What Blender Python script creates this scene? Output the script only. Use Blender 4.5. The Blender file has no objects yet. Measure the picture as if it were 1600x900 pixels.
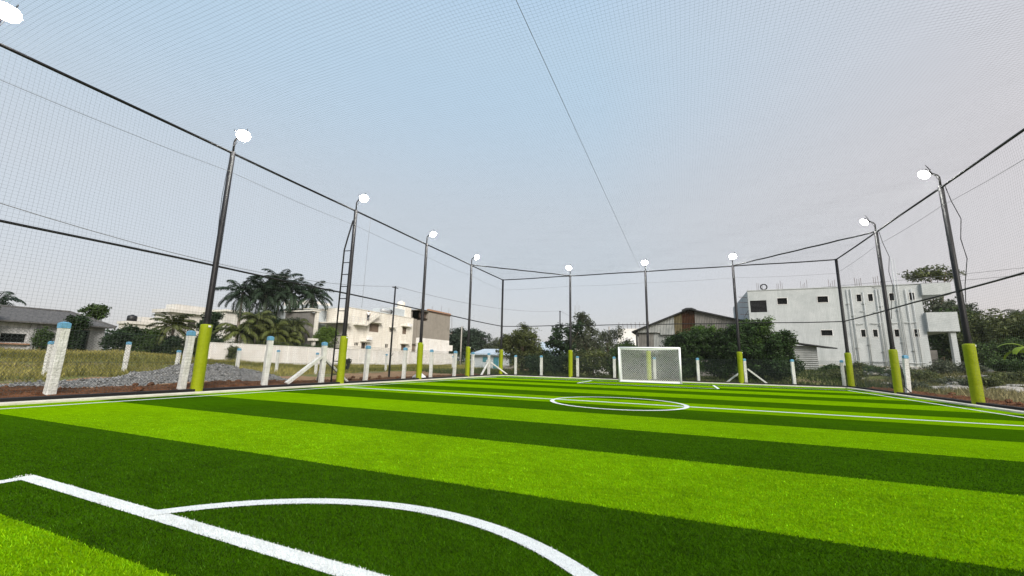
import bpy, math, random
import numpy as np
from mathutils import Vector, Matrix

rnd = random.Random(7)
rng = np.random.default_rng(11)
S = bpy.context.scene
COL = S.collection
R = math.radians

# ------------------------------------------------------------------ helpers
class MB:
    """collects faces, links them as one mesh object"""
    def __init__(s): s.v = []; s.f = []; s.t = None
    def add(s, vs, fs):
        b = len(s.v); s.v.extend(tuple(map(float, p)) for p in vs)
        s.f.extend(tuple(i + b for i in f) for f in fs); return s
    def box(s, x0, y0, z0, x1, y1, z1):
        return s.add([(x0,y0,z0),(x1,y0,z0),(x1,y1,z0),(x0,y1,z0),(x0,y0,z1),(x1,y0,z1),(x1,y1,z1),(x0,y1,z1)],
                     [(3,2,1,0),(4,5,6,7),(0,1,5,4),(1,2,6,5),(2,3,7,6),(3,0,4,7)])
    def tube(s, pts, r, n=6, caps=True):
        pts = [Vector(p) for p in pts]
        rr = r if isinstance(r, (list, tuple)) else [r] * len(pts)
        vs = []; fs = []; ref = None
        for i, p in enumerate(pts):
            a = pts[max(i-1, 0)]; b = pts[min(i+1, len(pts)-1)]
            t = (b - a).normalized()
            if ref is None: ref = Vector((0,0,1)) if abs(t.z) < .9 else Vector((1,0,0))
            u = t.cross(ref)
            if u.length < 1e-4: u = t.orthogonal()
            u.normalize(); w = t.cross(u)
            for k in range(n):
                a_ = 2*math.pi*k/n + math.pi/n
                vs.append(p + (u*math.cos(a_) + w*math.sin(a_)) * rr[i])
        for i in range(len(pts)-1):
            for k in range(n):
                k2 = (k+1) % n
                fs.append((i*n+k, i*n+k2, (i+1)*n+k2, (i+1)*n+k))
        if caps:
            fs.append(tuple(range(n))[::-1]); fs.append(tuple((len(pts)-1)*n + k for k in range(n)))
        return s.add(vs, fs)
    def bar(s, a, b, w, h, up=(0,0,1)):
        a = Vector(a); b = Vector(b); t = (b-a).normalized(); u = t.cross(Vector(up))
        if u.length < 1e-3: u = t.orthogonal()
        u.normalize(); q = u.cross(t)
        vs = [p + u*sx*w/2 + q*sy*h/2 for p in (a, b) for sx, sy in ((-1,-1),(1,-1),(1,1),(-1,1))]
        return s.add(vs, [(3,2,1,0),(4,5,6,7),(0,1,5,4),(1,2,6,5),(2,3,7,6),(3,0,4,7)])
    def build(s, name, mat, parent=None, smooth=False, loc=None, bevel=0):
        me = bpy.data.meshes.new(name); me.from_pydata(s.v, [], s.f); me.update()
        if smooth: me.polygons.foreach_set('use_smooth', [True]*len(me.polygons))
        return link(me, name, mat, parent, loc, bevel)

def link(me, name, mat, parent=None, loc=None, bevel=0):
    o = bpy.data.objects.new(name, me); COL.objects.link(o)
    if mat: me.materials.append(mat)
    if parent: o.parent = parent
    if loc: o.location = loc
    if bevel:
        b = o.modifiers.new('bevel', 'BEVEL'); b.width = bevel; b.segments = 2; b.limit_method = 'ANGLE'
    return o

def npmesh(name, V, F, mat, parent=None, tint=None, loc=None, smooth=False):
    """V (n,3) array, F (m,k) array of equal size faces, tint per vertex"""
    me = bpy.data.meshes.new(name); V = np.asarray(V, np.float32); F = np.asarray(F, np.int32)
    me.vertices.add(len(V)); me.vertices.foreach_set('co', V.ravel())
    m, k = F.shape
    me.loops.add(m*k); me.loops.foreach_set('vertex_index', F.ravel())
    me.polygons.add(m); me.polygons.foreach_set('loop_start', np.arange(0, m*k, k, dtype=np.int32))
    me.polygons.foreach_set('loop_total', np.full(m, k, np.int32))
    if smooth: me.polygons.foreach_set('use_smooth', np.ones(m, bool))
    me.update(calc_edges=True)
    if tint is not None:
        a = me.color_attributes.new('tint', 'FLOAT_COLOR', 'POINT')
        c = np.ones((len(V), 4), np.float32)
        tint = np.asarray(tint, np.float32)
        if tint.ndim == 1: c[:, :3] = tint[:, None]
        else: c[:, :3] = tint
        a.data.foreach_set('color', c.ravel())
    return link(me, name, mat, parent, loc)

def tag(o, label, cat, group=None, kind=None):
    o['label'] = label; o['category'] = cat
    if group: o['group'] = group
    if kind: o['kind'] = kind
    return o
def thing(name, label, cat, loc=(0,0,0), rz=0, group=None):
    o = bpy.data.objects.new(name, None); COL.objects.link(o); o.empty_display_size = .2
    o.location = loc; o.rotation_euler.z = rz
    return tag(o, label, cat, group)
def struct(o): o['kind'] = 'structure'; return o
def stuff(o): o['kind'] = 'stuff'; return o
def copy_tree(o, parent=None):
    c = o.copy(); COL.objects.link(c)
    if parent: c.parent = parent
    for ch in list(o.children): copy_tree(ch, c)
    return c

# ------------------------------------------------------------------ materials
def srgb(r, g, b):
    f = lambda c: (c/255/12.92) if c <= 10 else ((c/255+.055)/1.055)**2.4
    return (f(r), f(g), f(b))
def mat(name, col, rough=.7, spec=.3, var=.15, scale=3., bump=0., bscale=40., col2=None, metal=0., stretch=None, detail=6.):
    """principled with noise driven colour variation and optional bump"""
    m = bpy.data.materials.new(name); m.use_nodes = True
    nt = m.node_tree; N = nt.nodes; L = nt.links
    b = N['Principled BSDF']; b.inputs['Roughness'].default_value = rough
    b.inputs['Specular IOR Level'].default_value = spec; b.inputs['Metallic'].default_value = metal
    tc = N.new('ShaderNodeTexCoord'); src = tc.outputs['Object']
    if stretch:
        mp = N.new('ShaderNodeMapping'); mp.inputs['Scale'].default_value = stretch
        L.new(src, mp.inputs[0]); src = mp.outputs[0]
    nz = N.new('ShaderNodeTexNoise'); nz.inputs['Scale'].default_value = scale; nz.inputs['Detail'].default_value = detail
    nz.inputs['Roughness'].default_value = .65
    L.new(src, nz.inputs['Vector'])
    rp = N.new('ShaderNodeValToRGB'); rp.color_ramp.elements[0].position = .32; rp.color_ramp.elements[1].position = .7
    c2 = col2 if col2 else tuple(c*(1+var) for c in col)
    c1 = col if col2 else tuple(c*(1-var) for c in col)
    rp.color_ramp.elements[0].color = (*c1, 1); rp.color_ramp.elements[1].color = (*c2, 1)
    L.new(nz.outputs['Fac'], rp.inputs[0]); L.new(rp.outputs[0], b.inputs['Base Color'])
    if bump:
        n2 = N.new('ShaderNodeTexNoise'); n2.inputs['Scale'].default_value = bscale; n2.inputs['Detail'].default_value = 5
        L.new(tc.outputs['Object'], n2.inputs['Vector'])
        bp = N.new('ShaderNodeBump'); bp.inputs['Strength'].default_value = bump; bp.inputs['Distance'].default_value = .05
        L.new(n2.outputs['Fac'], bp.inputs['Height']); L.new(bp.outputs[0], b.inputs['Normal'])
    return m
def leafmat(name, col, rough=.55, trans=.25, spec=.25):
    """leaf colour times the per-clump tint attribute, some light coming through"""
    m = bpy.data.materials.new(name); m.use_nodes = True
    nt = m.node_tree; N = nt.nodes; L = nt.links; b = N['Principled BSDF']
    b.inputs['Roughness'].default_value = rough; b.inputs['Specular IOR Level'].default_value = spec
    at = N.new('ShaderNodeVertexColor'); at.layer_name = 'tint'
    mx = N.new('ShaderNodeMix'); mx.data_type = 'RGBA'; mx.blend_type = 'MULTIPLY'; mx.inputs[0].default_value = 1
    mx.inputs[6].default_value = (*col, 1); L.new(at.outputs[0], mx.inputs[7]); L.new(mx.outputs[2], b.inputs['Base Color'])
    if trans:
        tr = N.new('ShaderNodeBsdfTranslucent'); L.new(mx.outputs[2], tr.inputs[0])
        ms = N.new('ShaderNodeMixShader'); ms.inputs[0].default_value = trans
        L.new(b.outputs[0], ms.inputs[1]); L.new(tr.outputs[0], ms.inputs[2]); L.new(ms.outputs[0], N['Material Output'].inputs[0])
    return m
def emit(name, col, s):
    m = bpy.data.materials.new(name); m.use_nodes = True
    b = m.node_tree.nodes['Principled BSDF']; b.inputs['Base Color'].default_value = (.8,.8,.8,1)
    b.inputs['Emission Color'].default_value = (*col, 1); b.inputs['Emission Strength'].default_value = s
    return m
def wallmat(name, col, stain, streak=.6, brick=False, rough=.85, amount=.5):
    """plastered wall: broad blotches, vertical rain streaks and fine grain"""
    m = mat(name, col, rough, .15, .08, .35)
    nt = m.node_tree; N = nt.nodes; L = nt.links; b = N['Principled BSDF']
    base = b.inputs['Base Color'].links[0].from_socket
    tc = N.new('ShaderNodeTexCoord')
    mp = N.new('ShaderNodeMapping'); mp.inputs['Scale'].default_value = (1.3, 1.3, .12); L.new(tc.outputs['Object'], mp.inputs[0])
    n1 = N.new('ShaderNodeTexNoise'); n1.inputs['Scale'].default_value = 1.6; n1.inputs['Detail'].default_value = 8; n1.inputs['Roughness'].default_value = .7
    L.new(mp.outputs[0], n1.inputs['Vector'])
    r1 = N.new('ShaderNodeValToRGB'); r1.color_ramp.elements[0].position = .46; r1.color_ramp.elements[1].position = .68
    r1.color_ramp.elements[1].color = (streak, streak, streak, 1); L.new(n1.outputs['Fac'], r1.inputs[0])
    n2 = N.new('ShaderNodeTexNoise'); n2.inputs['Scale'].default_value = .9; n2.inputs['Detail'].default_value = 9; n2.inputs['Roughness'].default_value = .7
    L.new(tc.outputs['Object'], n2.inputs['Vector'])
    r2 = N.new('ShaderNodeValToRGB'); r2.color_ramp.elements[0].position = .46; r2.color_ramp.elements[1].position = .66
    r2.color_ramp.elements[1].color = (amount, amount, amount, 1); L.new(n2.outputs['Fac'], r2.inputs[0])
    ad = N.new('ShaderNodeMath'); ad.operation = 'MAXIMUM'; L.new(r1.outputs[0], ad.inputs[0]); L.new(r2.outputs[0], ad.inputs[1])
    mx = N.new('ShaderNodeMix'); mx.data_type = 'RGBA'; L.new(ad.outputs[0], mx.inputs[0]); L.new(base, mx.inputs[6]); mx.inputs[7].default_value = (*stain, 1)
    out = mx.outputs[2]
    L.new(out, b.inputs['Base Color'])
    n3 = N.new('ShaderNodeTexNoise'); n3.inputs['Scale'].default_value = 14; n3.inputs['Detail'].default_value = 6; L.new(tc.outputs['Object'], n3.inputs['Vector'])
    bp = N.new('ShaderNodeBump'); bp.inputs['Strength'].default_value = .4; bp.inputs['Distance'].default_value = .03
    L.new(n3.outputs['Fac'], bp.inputs['Height']); L.new(bp.outputs[0], b.inputs['Normal'])
    return m

STRIPE0, STRIPE = 3.452, 1.9965
LIGHT_T = (.138, .280, .0012); DARK_T = (.034, .092, .0014)
def turfmat():
    m = bpy.data.materials.new('artificial_turf'); m.use_nodes = True
    nt = m.node_tree; N = nt.nodes; L = nt.links; b = N['Principled BSDF']
    b.inputs['Roughness'].default_value = .9; b.inputs['Specular IOR Level'].default_value = 0
    tc = N.new('ShaderNodeTexCoord'); sp = N.new('ShaderNodeSeparateXYZ'); L.new(tc.outputs['Object'], sp.inputs[0])
    def mth(op, a, c=None):
        n = N.new('ShaderNodeMath'); n.operation = op
        for i, q in enumerate((a, c)):
            if q is None: continue
            if isinstance(q, (int, float)): n.inputs[i].default_value = q
            else: L.new(q, n.inputs[i])
        return n.outputs[0]
    wob = N.new('ShaderNodeTexNoise'); wob.inputs['Scale'].default_value = 30; wob.inputs['Detail'].default_value = 3; L.new(tc.outputs['Object'], wob.inputs['Vector'])
    y = mth('ADD', sp.outputs[1], mth('MULTIPLY', mth('SUBTRACT', wob.outputs['Fac'], .5), .06))
    t = mth('MODULO', mth('ADD', mth('DIVIDE', mth('SUBTRACT', y, STRIPE0), STRIPE), 40), 2)
    lt = mth('LESS_THAN', t, 1)
    mx = N.new('ShaderNodeMix'); mx.data_type = 'RGBA'; L.new(lt, mx.inputs[0])
    mx.inputs[6].default_value = (*[c*1.0 for c in DARK_T], 1); mx.inputs[7].default_value = (*[c*1.0 for c in LIGHT_T], 1)
    def nz(scale, lo, hi, src, stretch=None, det=4, amp=(.3,.7)):
        v = tc.outputs['Object']
        if stretch:
            mp = N.new('ShaderNodeMapping'); mp.inputs['Scale'].default_value = stretch; L.new(v, mp.inputs[0]); v = mp.outputs[0]
        n = N.new('ShaderNodeTexNoise'); n.inputs['Scale'].default_value = scale; n.inputs['Detail'].default_value = det; n.inputs['Roughness'].default_value = .7
        L.new(v, n.inputs['Vector'])
        r = N.new('ShaderNodeMapRange'); r.inputs[1].default_value = amp[0]; r.inputs[2].default_value = amp[1]; r.inputs[3].default_value = lo; r.inputs[4].default_value = hi
        L.new(n.outputs['Fac'], r.inputs[0])
        h = N.new('ShaderNodeHueSaturation'); L.new(r.outputs[0], h.inputs['Value']); L.new(src, h.inputs['Color']); return h.outputs[0], n
    c, _ = nz(.55, .86, 1.13, mx.outputs[2], det=6)
    c, _ = nz(4, .78, 1.2, c, (.6, 3, 1), 6)
    c, nf = nz(60, .5, 1.5, c, det=5)
    L.new(c, b.inputs['Base Color'])
    bp = N.new('ShaderNodeBump'); bp.inputs['Strength'].default_value = .7; bp.inputs['Distance'].default_value = .02
    L.new(nf.outputs['Fac'], bp.inputs['Height']); L.new(bp.outputs[0], b.inputs['Normal'])
    return m

M = {}
M['turf'] = turfmat()
M['line'] = mat('turf_line_white', (.72,.75,.74), .8, .1, .10, 60, .5, 120)
M['black_steel'] = mat('black_painted_steel', (.0095,.009,.0105), .5, .25, .35, 6)
M['rail_steel'] = mat('rail_steel', (.012,.0115,.013), .55, .25, .3, 6)
M['pad'] = mat('yellow_green_vinyl', (.215,.260,.003), .6, .2, .14, 30, .3, 9)
M['white_conc'] = mat('whitewashed_concrete', (.50,.50,.47), .85, .15, .1, 7, .6, 24, col2=(.70,.71,.69))
M['blue_top'] = mat('blue_paint', (.12,.30,.45), .75, .2, .2, 14)
M['net'] = mat('net_cord', (.11,.12,.12), .8, .1, .1, 2)
M['chain'] = mat('green_chain_wire', (.035,.055,.045), .6, .3, .15, 2)
M['rope'] = mat('grey_rope', (.16,.16,.165), .8, .1, .1, 5)
M['lamp'] = emit('floodlight_glow', (1, .99, .93), 170)
M['housing'] = mat('lamp_housing', (.035,.035,.04), .5, .4, .2, 8)
M['soil'] = mat('red_soil', (.055,.022,.011), .97, .0, .3, 3.4, 1., 14, col2=(.20,.098,.055), detail=10.)
M['road'] = mat('tan_dirt', (.25,.155,.085), .97, .0, .2, .8, .8, 9, col2=(.36,.24,.15))
M['gravel'] = mat('grey_gravel', (.06,.061,.061), .95, .0, .3, 19, 1., 22, col2=(.38,.375,.365))
M['kerb'] = mat('cream_kerb', (.55,.53,.45), .85, .1, .15, 3, .3, 30)
M['rubber'] = mat('black_rubber', (.012,.012,.013), .7, .2, .2, 5)
M['cream'] = wallmat('cream_plaster', (.77,.745,.68), (.45,.39,.31), .45, amount=.35)
M['white_wall'] = wallmat('white_plaster', (.80,.79,.77), (.50,.42,.33), .4, amount=.3)
M['villa'] = wallmat('villa_plaster', (.60,.585,.55), (.40,.37,.32), .5, amount=.4)
M['grey_white'] = wallmat('grey_white_plaster', (.485,.505,.505), (.35,.375,.375), .75, amount=.6)
M['raw'] = wallmat('raw_cement', (.30,.275,.24), (.20,.18,.155), .5, amount=.5)
M['blue_grey'] = wallmat('blue_grey_plaster', (.50,.55,.58), (.38,.41,.43), .4, amount=.3)
M['old_wall'] = wallmat('old_weathered_wall', (.58,.59,.60), (.15,.15,.155), .75, amount=.7)
M['dark'] = mat('dark_interior', (.010,.010,.011), .9, .05, .2, 2)
M['glass'] = mat('dull_window', (.055,.05,.045), .25, .5, .4, 3)
M['shutter'] = mat('brown_shutter', (.20,.155,.12), .7, .2, .25, 4, stretch=(1,9,1))
M['shade'] = mat('sunshade_slab', (.66,.64,.58), .85, .1, .12, 2)
M['tile_roof'] = mat('dark_tile_roof', (.075,.075,.078), .9, .1, .3, 5, 1., 12, col2=(.15,.148,.145))
M['blue_roof'] = mat('pale_blue_sheet', (.40,.47,.53), .6, .3, .12, 1.2)
M['teal'] = mat('teal_door', (.06,.22,.27), .6, .3, .15, 4)
M['zinc'] = mat('zinc_sheet', (.23,.24,.235), .6, .3, .2, 1.5, col2=(.37,.38,.37))
M['zinc_dark'] = mat('weathered_sheet', (.13,.125,.115), .7, .2, .25, 1.5, col2=(.22,.21,.195))
M['rust'] = mat('rusty_sheet', (.032,.015,.009), .85, .1, .35, 2.5, col2=(.065,.032,.018))
M['tan_sheet'] = mat('tan_sheet', (.12,.10,.055), .8, .1, .25, 2)
M['roof_dark'] = mat('dark_sheet_roof', (.03,.03,.032), .7, .3, .3, 3)
M['brick'] = mat('red_brick', (.30,.15,.09), .9, .1, .3, 6, .6, 20, col2=(.42,.27,.18))
M['pipe'] = mat('pvc_pipe', (.505,.525,.525), .5, .4, .1, 3)
M['rebar'] = mat('rusted_bar', (.12,.085,.07), .8, .2, .3, 9)
M['bark'] = mat('bark', (.11,.085,.06), .95, .05, .3, 6, .8, 20)
M['palm_bark'] = mat('palm_bark', (.20,.175,.145), .95, .05, .25, 4, .8, 12, stretch=(1,1,5))
M['wood'] = mat('old_pole_wood', (.33,.31,.28), .9, .1, .2, 5)
M['plastic_white'] = mat('white_plastic', (.74,.75,.76), .6, .3, .08, 6, .6, 12)
M['black_plastic'] = mat('black_plastic', (.012,.013,.015), .5, .4, .3, 6)
M['stone'] = mat('pale_rubble', (.24,.225,.20), .95, .05, .25, 6, .8, 10, col2=(.42,.40,.365))
M['goal_white'] = mat('white_goal_paint', (.80,.81,.82), .4, .5, .05, 4)
M['goal_net'] = mat('white_goal_net', (.78,.79,.79), .8, .1, .05, 4)
M['metal_light'] = mat('galvanised', (.45,.46,.47), .5, .5, .15, 5, metal=.3)
M['skin'] = mat('skin', (.22,.12,.075), .6, .3, .08, 20)
M['shirt'] = mat('pale_shirt', (.70,.72,.74), .9, .1, .06, 20)
M['trouser'] = mat('dark_trousers', (.03,.033,.042), .9, .1, .1, 20)
M['hair'] = mat('black_hair', (.012,.011,.01), .6, .3, .1, 30)
M['blade'] = leafmat('turf_blade', (1,1,1), .65, .2, .1)
M['pebble'] = leafmat('pebble_grey',(.24,.24,.235),.9,0,.1); M['crumb'] = leafmat('soil_crumb',(.15,.075,.042),.95,0,.05)
M['grass'] = leafmat('field_grass', (1,1,1), .8, .25, .1)
for n_, c_ in dict(dark=(.026,.047,.019), mid=(.05,.085,.022), fresh=(.095,.155,.025), olive=(.085,.10,.032), yellow=(.15,.165,.03), grey=(.075,.088,.052), palm=(.028,.048,.026), areca=(.105,.125,.032), hedge=(.030,.060,.014),hedge_top=(.055,.105,.014),banana=(.21,.30,.02), far=(.045,.068,.045)).items():
    M['leaf_'+n_] = leafmat('foliage_'+n_, c_)

# ------------------------------------------------------------------ pitch measures
W, LEN, H, HM = 21.944, 29.5, 7.57, 3.815
PADH = 2.0

# ------------------------------------------------------------------ terrain
def sm(t): t = np.clip(t, 0, 1); return t*t*(3-2*t)
def vnoise(x, y, s, seed=0):
    x = np.asarray(x, float)*s + seed*17.3; y = np.asarray(y, float)*s + seed*7.7
    xi = np.floor(x); yi = np.floor(y); fx = x-xi; fy = y-yi
    h = lambda a, b: (np.sin(a*127.1 + b*311.7 + seed*3.1)*43758.5453) % 1.0
    fx = fx*fx*(3-2*fx); fy = fy*fy*(3-2*fy)
    return (h(xi,yi)*(1-fx)+h(xi+1,yi)*fx)*(1-fy) + (h(xi,yi+1)*(1-fx)+h(xi+1,yi+1)*fx)*fy - .5
def T(x, y):
    x = np.asarray(x, float); y = np.asarray(y, float)
    out = np.maximum(np.maximum(-.6-x, x-W-.6), np.maximum(y-LEN-.9, -8-y))
    k = sm(out/4)
    z = 1.12*sm((-x-13)/23)*sm((33-y)/11) + .95*sm((y-30)/13)*sm((x-16)/6) + .55*sm((x-26)/14)*(1-sm((y-30)/13))
    z = z + k*(.28*vnoise(x,y,.22,1) + .16*vnoise(x,y,.7,2))
    fine = sm((40-np.abs(x-10))/10)
    z = z + k*fine*.07*vnoise(x,y,2.1,3)
    return np.where(out < 0.05, -.06, z-.03)
def axis(lo, hi, far0, far1):
    a = np.arange(lo, hi+.01, .5)
    def grow(start, end, sg):
        r = []; p = start; s = .7
        while abs(p) < abs(end): p += sg*s; s *= 1.16; r.append(p)
        return r
    return np.array(grow(lo, far0, -1)[::-1] + list(a) + grow(hi, far1, 1))
gx = axis(-48, 48, -900, 900); gy = axis(-10, 62, -900, 900)
GX, GY = np.meshgrid(gx, gy); GZ = T(GX, GY)
nx, ny = len(gx), len(gy)
idx = np.arange(nx*ny).reshape(ny, nx)
GF = np.stack([idx[:-1,:-1], idx[:-1,1:], idx[1:,1:], idx[1:,:-1]], -1).reshape(-1, 4)
def groundmat():
    m = mat('ground_earth', (.17,.125,.075), .95, .05, .2, .6, .8, 5, col2=(.30,.235,.155))
    nt = m.node_tree; N = nt.nodes; L = nt.links; b = N['Principled BSDF']; base = b.inputs['Base Color'].links[0].from_socket
    tc = N.new('ShaderNodeTexCoord')
    n = N.new('ShaderNodeTexNoise'); n.inputs['Scale'].default_value = .35; n.inputs['Detail'].default_value = 9; n.inputs['Roughness'].default_value = .7
    L.new(tc.outputs['Object'], n.inputs['Vector'])
    r = N.new('ShaderNodeValToRGB'); r.color_ramp.elements[0].position = .36; r.color_ramp.elements[1].position = .52
    L.new(n.outputs['Fac'], r.inputs[0])
    g = N.new('ShaderNodeTexNoise'); g.inputs['Scale'].default_value = 2.4; g.inputs['Detail'].default_value = 8; L.new(tc.outputs['Object'], g.inputs['Vector'])
    gr = N.new('ShaderNodeValToRGB'); gr.color_ramp.elements[0].color = (.085,.10,.03,1); gr.color_ramp.elements[1].color = (.21,.215,.07,1)
    L.new(g.outputs['Fac'], gr.inputs[0])
    mx = N.new('ShaderNodeMix'); mx.data_type = 'RGBA'; L.new(r.outputs[0], mx.inputs[0]); L.new(base, mx.inputs[6]); L.new(gr.outputs[0], mx.inputs[7])
    L.new(mx.outputs[2], b.inputs['Base Color']); return m
struct(npmesh('ground', np.stack([GX.ravel(), GY.ravel(), GZ.ravel()], -1), GF, groundmat(), smooth=True))

def sheet(name, xs, ys, zf, m, smooth=True):
    X, Y = np.meshgrid(xs, ys); Z = zf(X, Y); i = np.arange(X.size).reshape(X.shape)
    F = np.stack([i[:-1,:-1], i[:-1,1:], i[1:,1:], i[1:,:-1]], -1).reshape(-1, 4)
    return npmesh(name, np.stack([X.ravel(), Y.ravel(), Z.ravel()], -1), F, m, smooth=smooth)
# the turf carpet, raised kerb round it and the black base strip of the cage
struct(sheet('turf', np.linspace(.40, W-.40, 2), np.linspace(-9, LEN-.38, 2), lambda x,y: x*0, M['turf']))
k = MB().box(.12,-9,-.1, .40,LEN-.4,.05).box(W-.40,-9,-.1, W-.12,LEN-.4,.05).box(.12,LEN-.4,-.1, W-.12,LEN-.14,.05)
struct(k.build('kerb', M['kerb'], bevel=.012))
b = MB().box(-.09,-9,-.1, .115,LEN+.1,.12).box(W-.115,-9,-.1, W+.09,LEN+.1,.12).box(.12,LEN-.135,-.1, W-.12,LEN+.1,.12)
struct(b.build('base_strip', M['rubber'], bevel=.01))

# painted lines, 4 mm above the carpet
LZ = .004
LINES = []      # (kind, data) also used to colour the blades
def seg(x0,y0,x1,y1,w):
    LINES.append(('s', x0,y0,x1,y1,w))
    d = Vector((x1-x0, y1-y0, 0)).normalized(); n = Vector((-d.y, d.x, 0))*w/2
    return [(x0-n.x, y0-n.y, LZ), (x1-n.x, y1-n.y, LZ), (x1+n.x, y1+n.y, LZ), (x0+n.x, y0+n.y, LZ)]
def arc(cx,cy,r,a0,a1,w,n=72):
    LINES.append(('a', cx,cy,r,a0,a1,w)); v = []
    for i in range(n+1):
        a = a0+(a1-a0)*i/n
        for q in (r-w/2, r+w/2): v.append((cx+q*math.cos(a), cy+q*math.sin(a), LZ+.004))
    return v, [(2*i, 2*i+1, 2*i+3, 2*i+2) for i in range(n)]
CXF = 11.22
def line_obj(name, segs=(), arcs=()):
    m = MB()
    for s_ in segs: m.add(seg(*s_), [(0,1,2,3)])
    for a_ in arcs: m.add(*arc(*a_))
    return struct(m.build(name, M['line']))
line_obj('touchline', [(1.10,-2,1.10,26.5,.10)])
line_obj('touchline', [(W-1.10,-2,W-1.10,26.5,.10)])
line_obj('halfway_line', [(1.14,12.28,W-1.14,12.28,.15)])
line_obj('centre_circle', arcs=[(11.35,12.25,1.84,0,2*math.pi,.125)])
line_obj('goal_line', [(1.14,26.5,W-1.14,26.5,.11)])
line_obj('penalty_box_line', [(7.70,22.6,14.66,22.6,.10),(7.70,22.65,7.70,26.44,.11),(14.66,22.65,14.66,26.44,.11)])
line_obj('penalty_box_line', [(7.70,1.918,14.75,1.80,.115),(7.765,1.86,7.765,-2,.12)])
a_s = math.asin((1.965-.70)/2.067)
line_obj('penalty_arc', arcs=[(11.378,.70,2.067,a_s-.05,math.pi-a_s+.05,.115)])

# turf pile: individual blades, thinning out with distance from the near end of the pitch
def blades():
    n = 760000
    r = (rng.random(n)*(11.0**.6-1.3**.6)+1.3**.6)**(1/.6)
    a = (rng.random(n)-.5)*R(150) + R(90+22)
    x = 13.16+r*np.cos(a); y = r*np.sin(a)*1.0
    ok = (x > .42) & (x < W-.42) & (y > -2); x = x[ok]; y = y[ok]; r = r[ok]; n = len(x)
    light = (np.floor((y-STRIPE0)/STRIPE).astype(int) % 2) == 0
    c = np.where(light[:,None], LIGHT_T, DARK_T)*np.where(light,1.26,.90)[:,None]
    white = np.zeros(n, bool)
    for l in LINES:
        if l[0] == 's':
            d = np.array([l[3]-l[1], l[4]-l[2]]); ln = np.hypot(*d); d = d/ln
            t = (x-l[1])*d[0]+(y-l[2])*d[1]; q = np.abs(-(x-l[1])*d[1]+(y-l[2])*d[0])
            white |= (t > -l[5]/2) & (t < ln+l[5]/2) & (q < l[5]/2)
        else:
            q = np.abs(np.hypot(x-l[1], y-l[2])-l[3]); an = np.arctan2(y-l[2], x-l[1])
            inn = np.ones(n, bool) if l[5]-l[4] > 6 else (an > l[4]) & (an < l[5])
            white |= (q < l[6]/2) & inn
    c = np.where(white[:,None], (.72,.75,.74), c)
    thin = white & (y > 2.02); c[thin] = (.60,.64,.65)
    v = np.where(white, rng.normal(1,.08,n), rng.normal(1, np.where(light,.2,.3), n)).clip(.35, 1.9)*(1+.30*vnoise(x,y,1.7,70)+.34*vnoise(x,y,7,71)*np.where(white,.3,1)+.3*vnoise(x*.6,y*2,15,72))
    hue = rng.normal(0, .07, n)
    c = c*v[:,None]; c[:,0] *= np.where(white, 1, 1+hue*1.5)
    pale = (rng.random(n) < .010) & ~white; c[pale] = c[pale]*2.2+.015
    fade = np.clip((11.2-r)/8, 0, 1)
    h = (.007+.010*rng.random(n))*(.15+.85*fade)
    w = .0008*(1+r*.5)
    th = rng.random(n)*2*np.pi; lean = h*(.35+.8*rng.random(n))*np.where(white,.55,1)
    # blades mostly combed one way, as rolled carpet is
    dx = np.cos(th)*lean; dy = np.sin(th)*lean*.8-.25*h
    pt = rng.random(n)*2*np.pi; ox = np.cos(pt)*w; oy = np.sin(pt)*w
    z0 = np.full(n, -.002)
    P0 = np.stack([x-ox, y-oy, z0], -1); P1 = np.stack([x+ox, y+oy, z0], -1)
    P2 = np.stack([x+dx+ox*.5, y+dy+oy*.5, h], -1); P3 = np.stack([x+dx-ox*.5, y+dy-oy*.5, h], -1)
    V = np.stack([P0,P1,P2,P3], 1).reshape(-1, 3)
    F = np.arange(4*n).reshape(n, 4)
    return npmesh('turf_pile', V, F, M['blade'], tint=np.repeat(c, 4, 0))
tp = stuff(blades()); tag(tp, 'short green artificial turf pile with pale and dark stripes and white lines', 'artificial turf', kind='stuff')

# red soil banks, dirt road, gravel
def bank(x0, x1, y0, y1, h, seed, side):
    xs = np.arange(x0, x1+.01, .07); ys = np.arange(y0, y1, .09)
    def zf(X, Y):
        u = (X-x0)/(x1-x0); prof = np.sin(np.pi*np.clip(u,0,1))**.6
        n = vnoise(X,Y,.7,seed)*.5+vnoise(X,Y,2.3,seed+1)*.35+vnoise(X,Y,6,seed+2)*.28+vnoise(X,Y,11,seed+3)*.2
        return T(X,Y)*(1-prof)-.05 + prof*h(Y)*(1+.95*n)
    return sheet('soil_bank', xs, ys, zf, M['soil'])
struct(bank(-3.1, -.10, 1, 29, lambda Y: .23-.11*sm((Y-9)/9), 21, -1))
struct(bank(W+.10, W+2.3, 10, 29, lambda Y: .15+0*Y, 31, 1))
xs = np.arange(-11.5, -2.2, .3); ys = np.concatenate([np.arange(-6, 60, .4), np.arange(60, 95, 1.5)])
struct(sheet('dirt_road', xs, ys, lambda X,Y: T(X,Y) + .05 - .22*(sm((-8.6+vnoise(X,Y,.5,5)*2-X)/1.6) + sm((X+3.2)/1)), M['road']))
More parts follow.
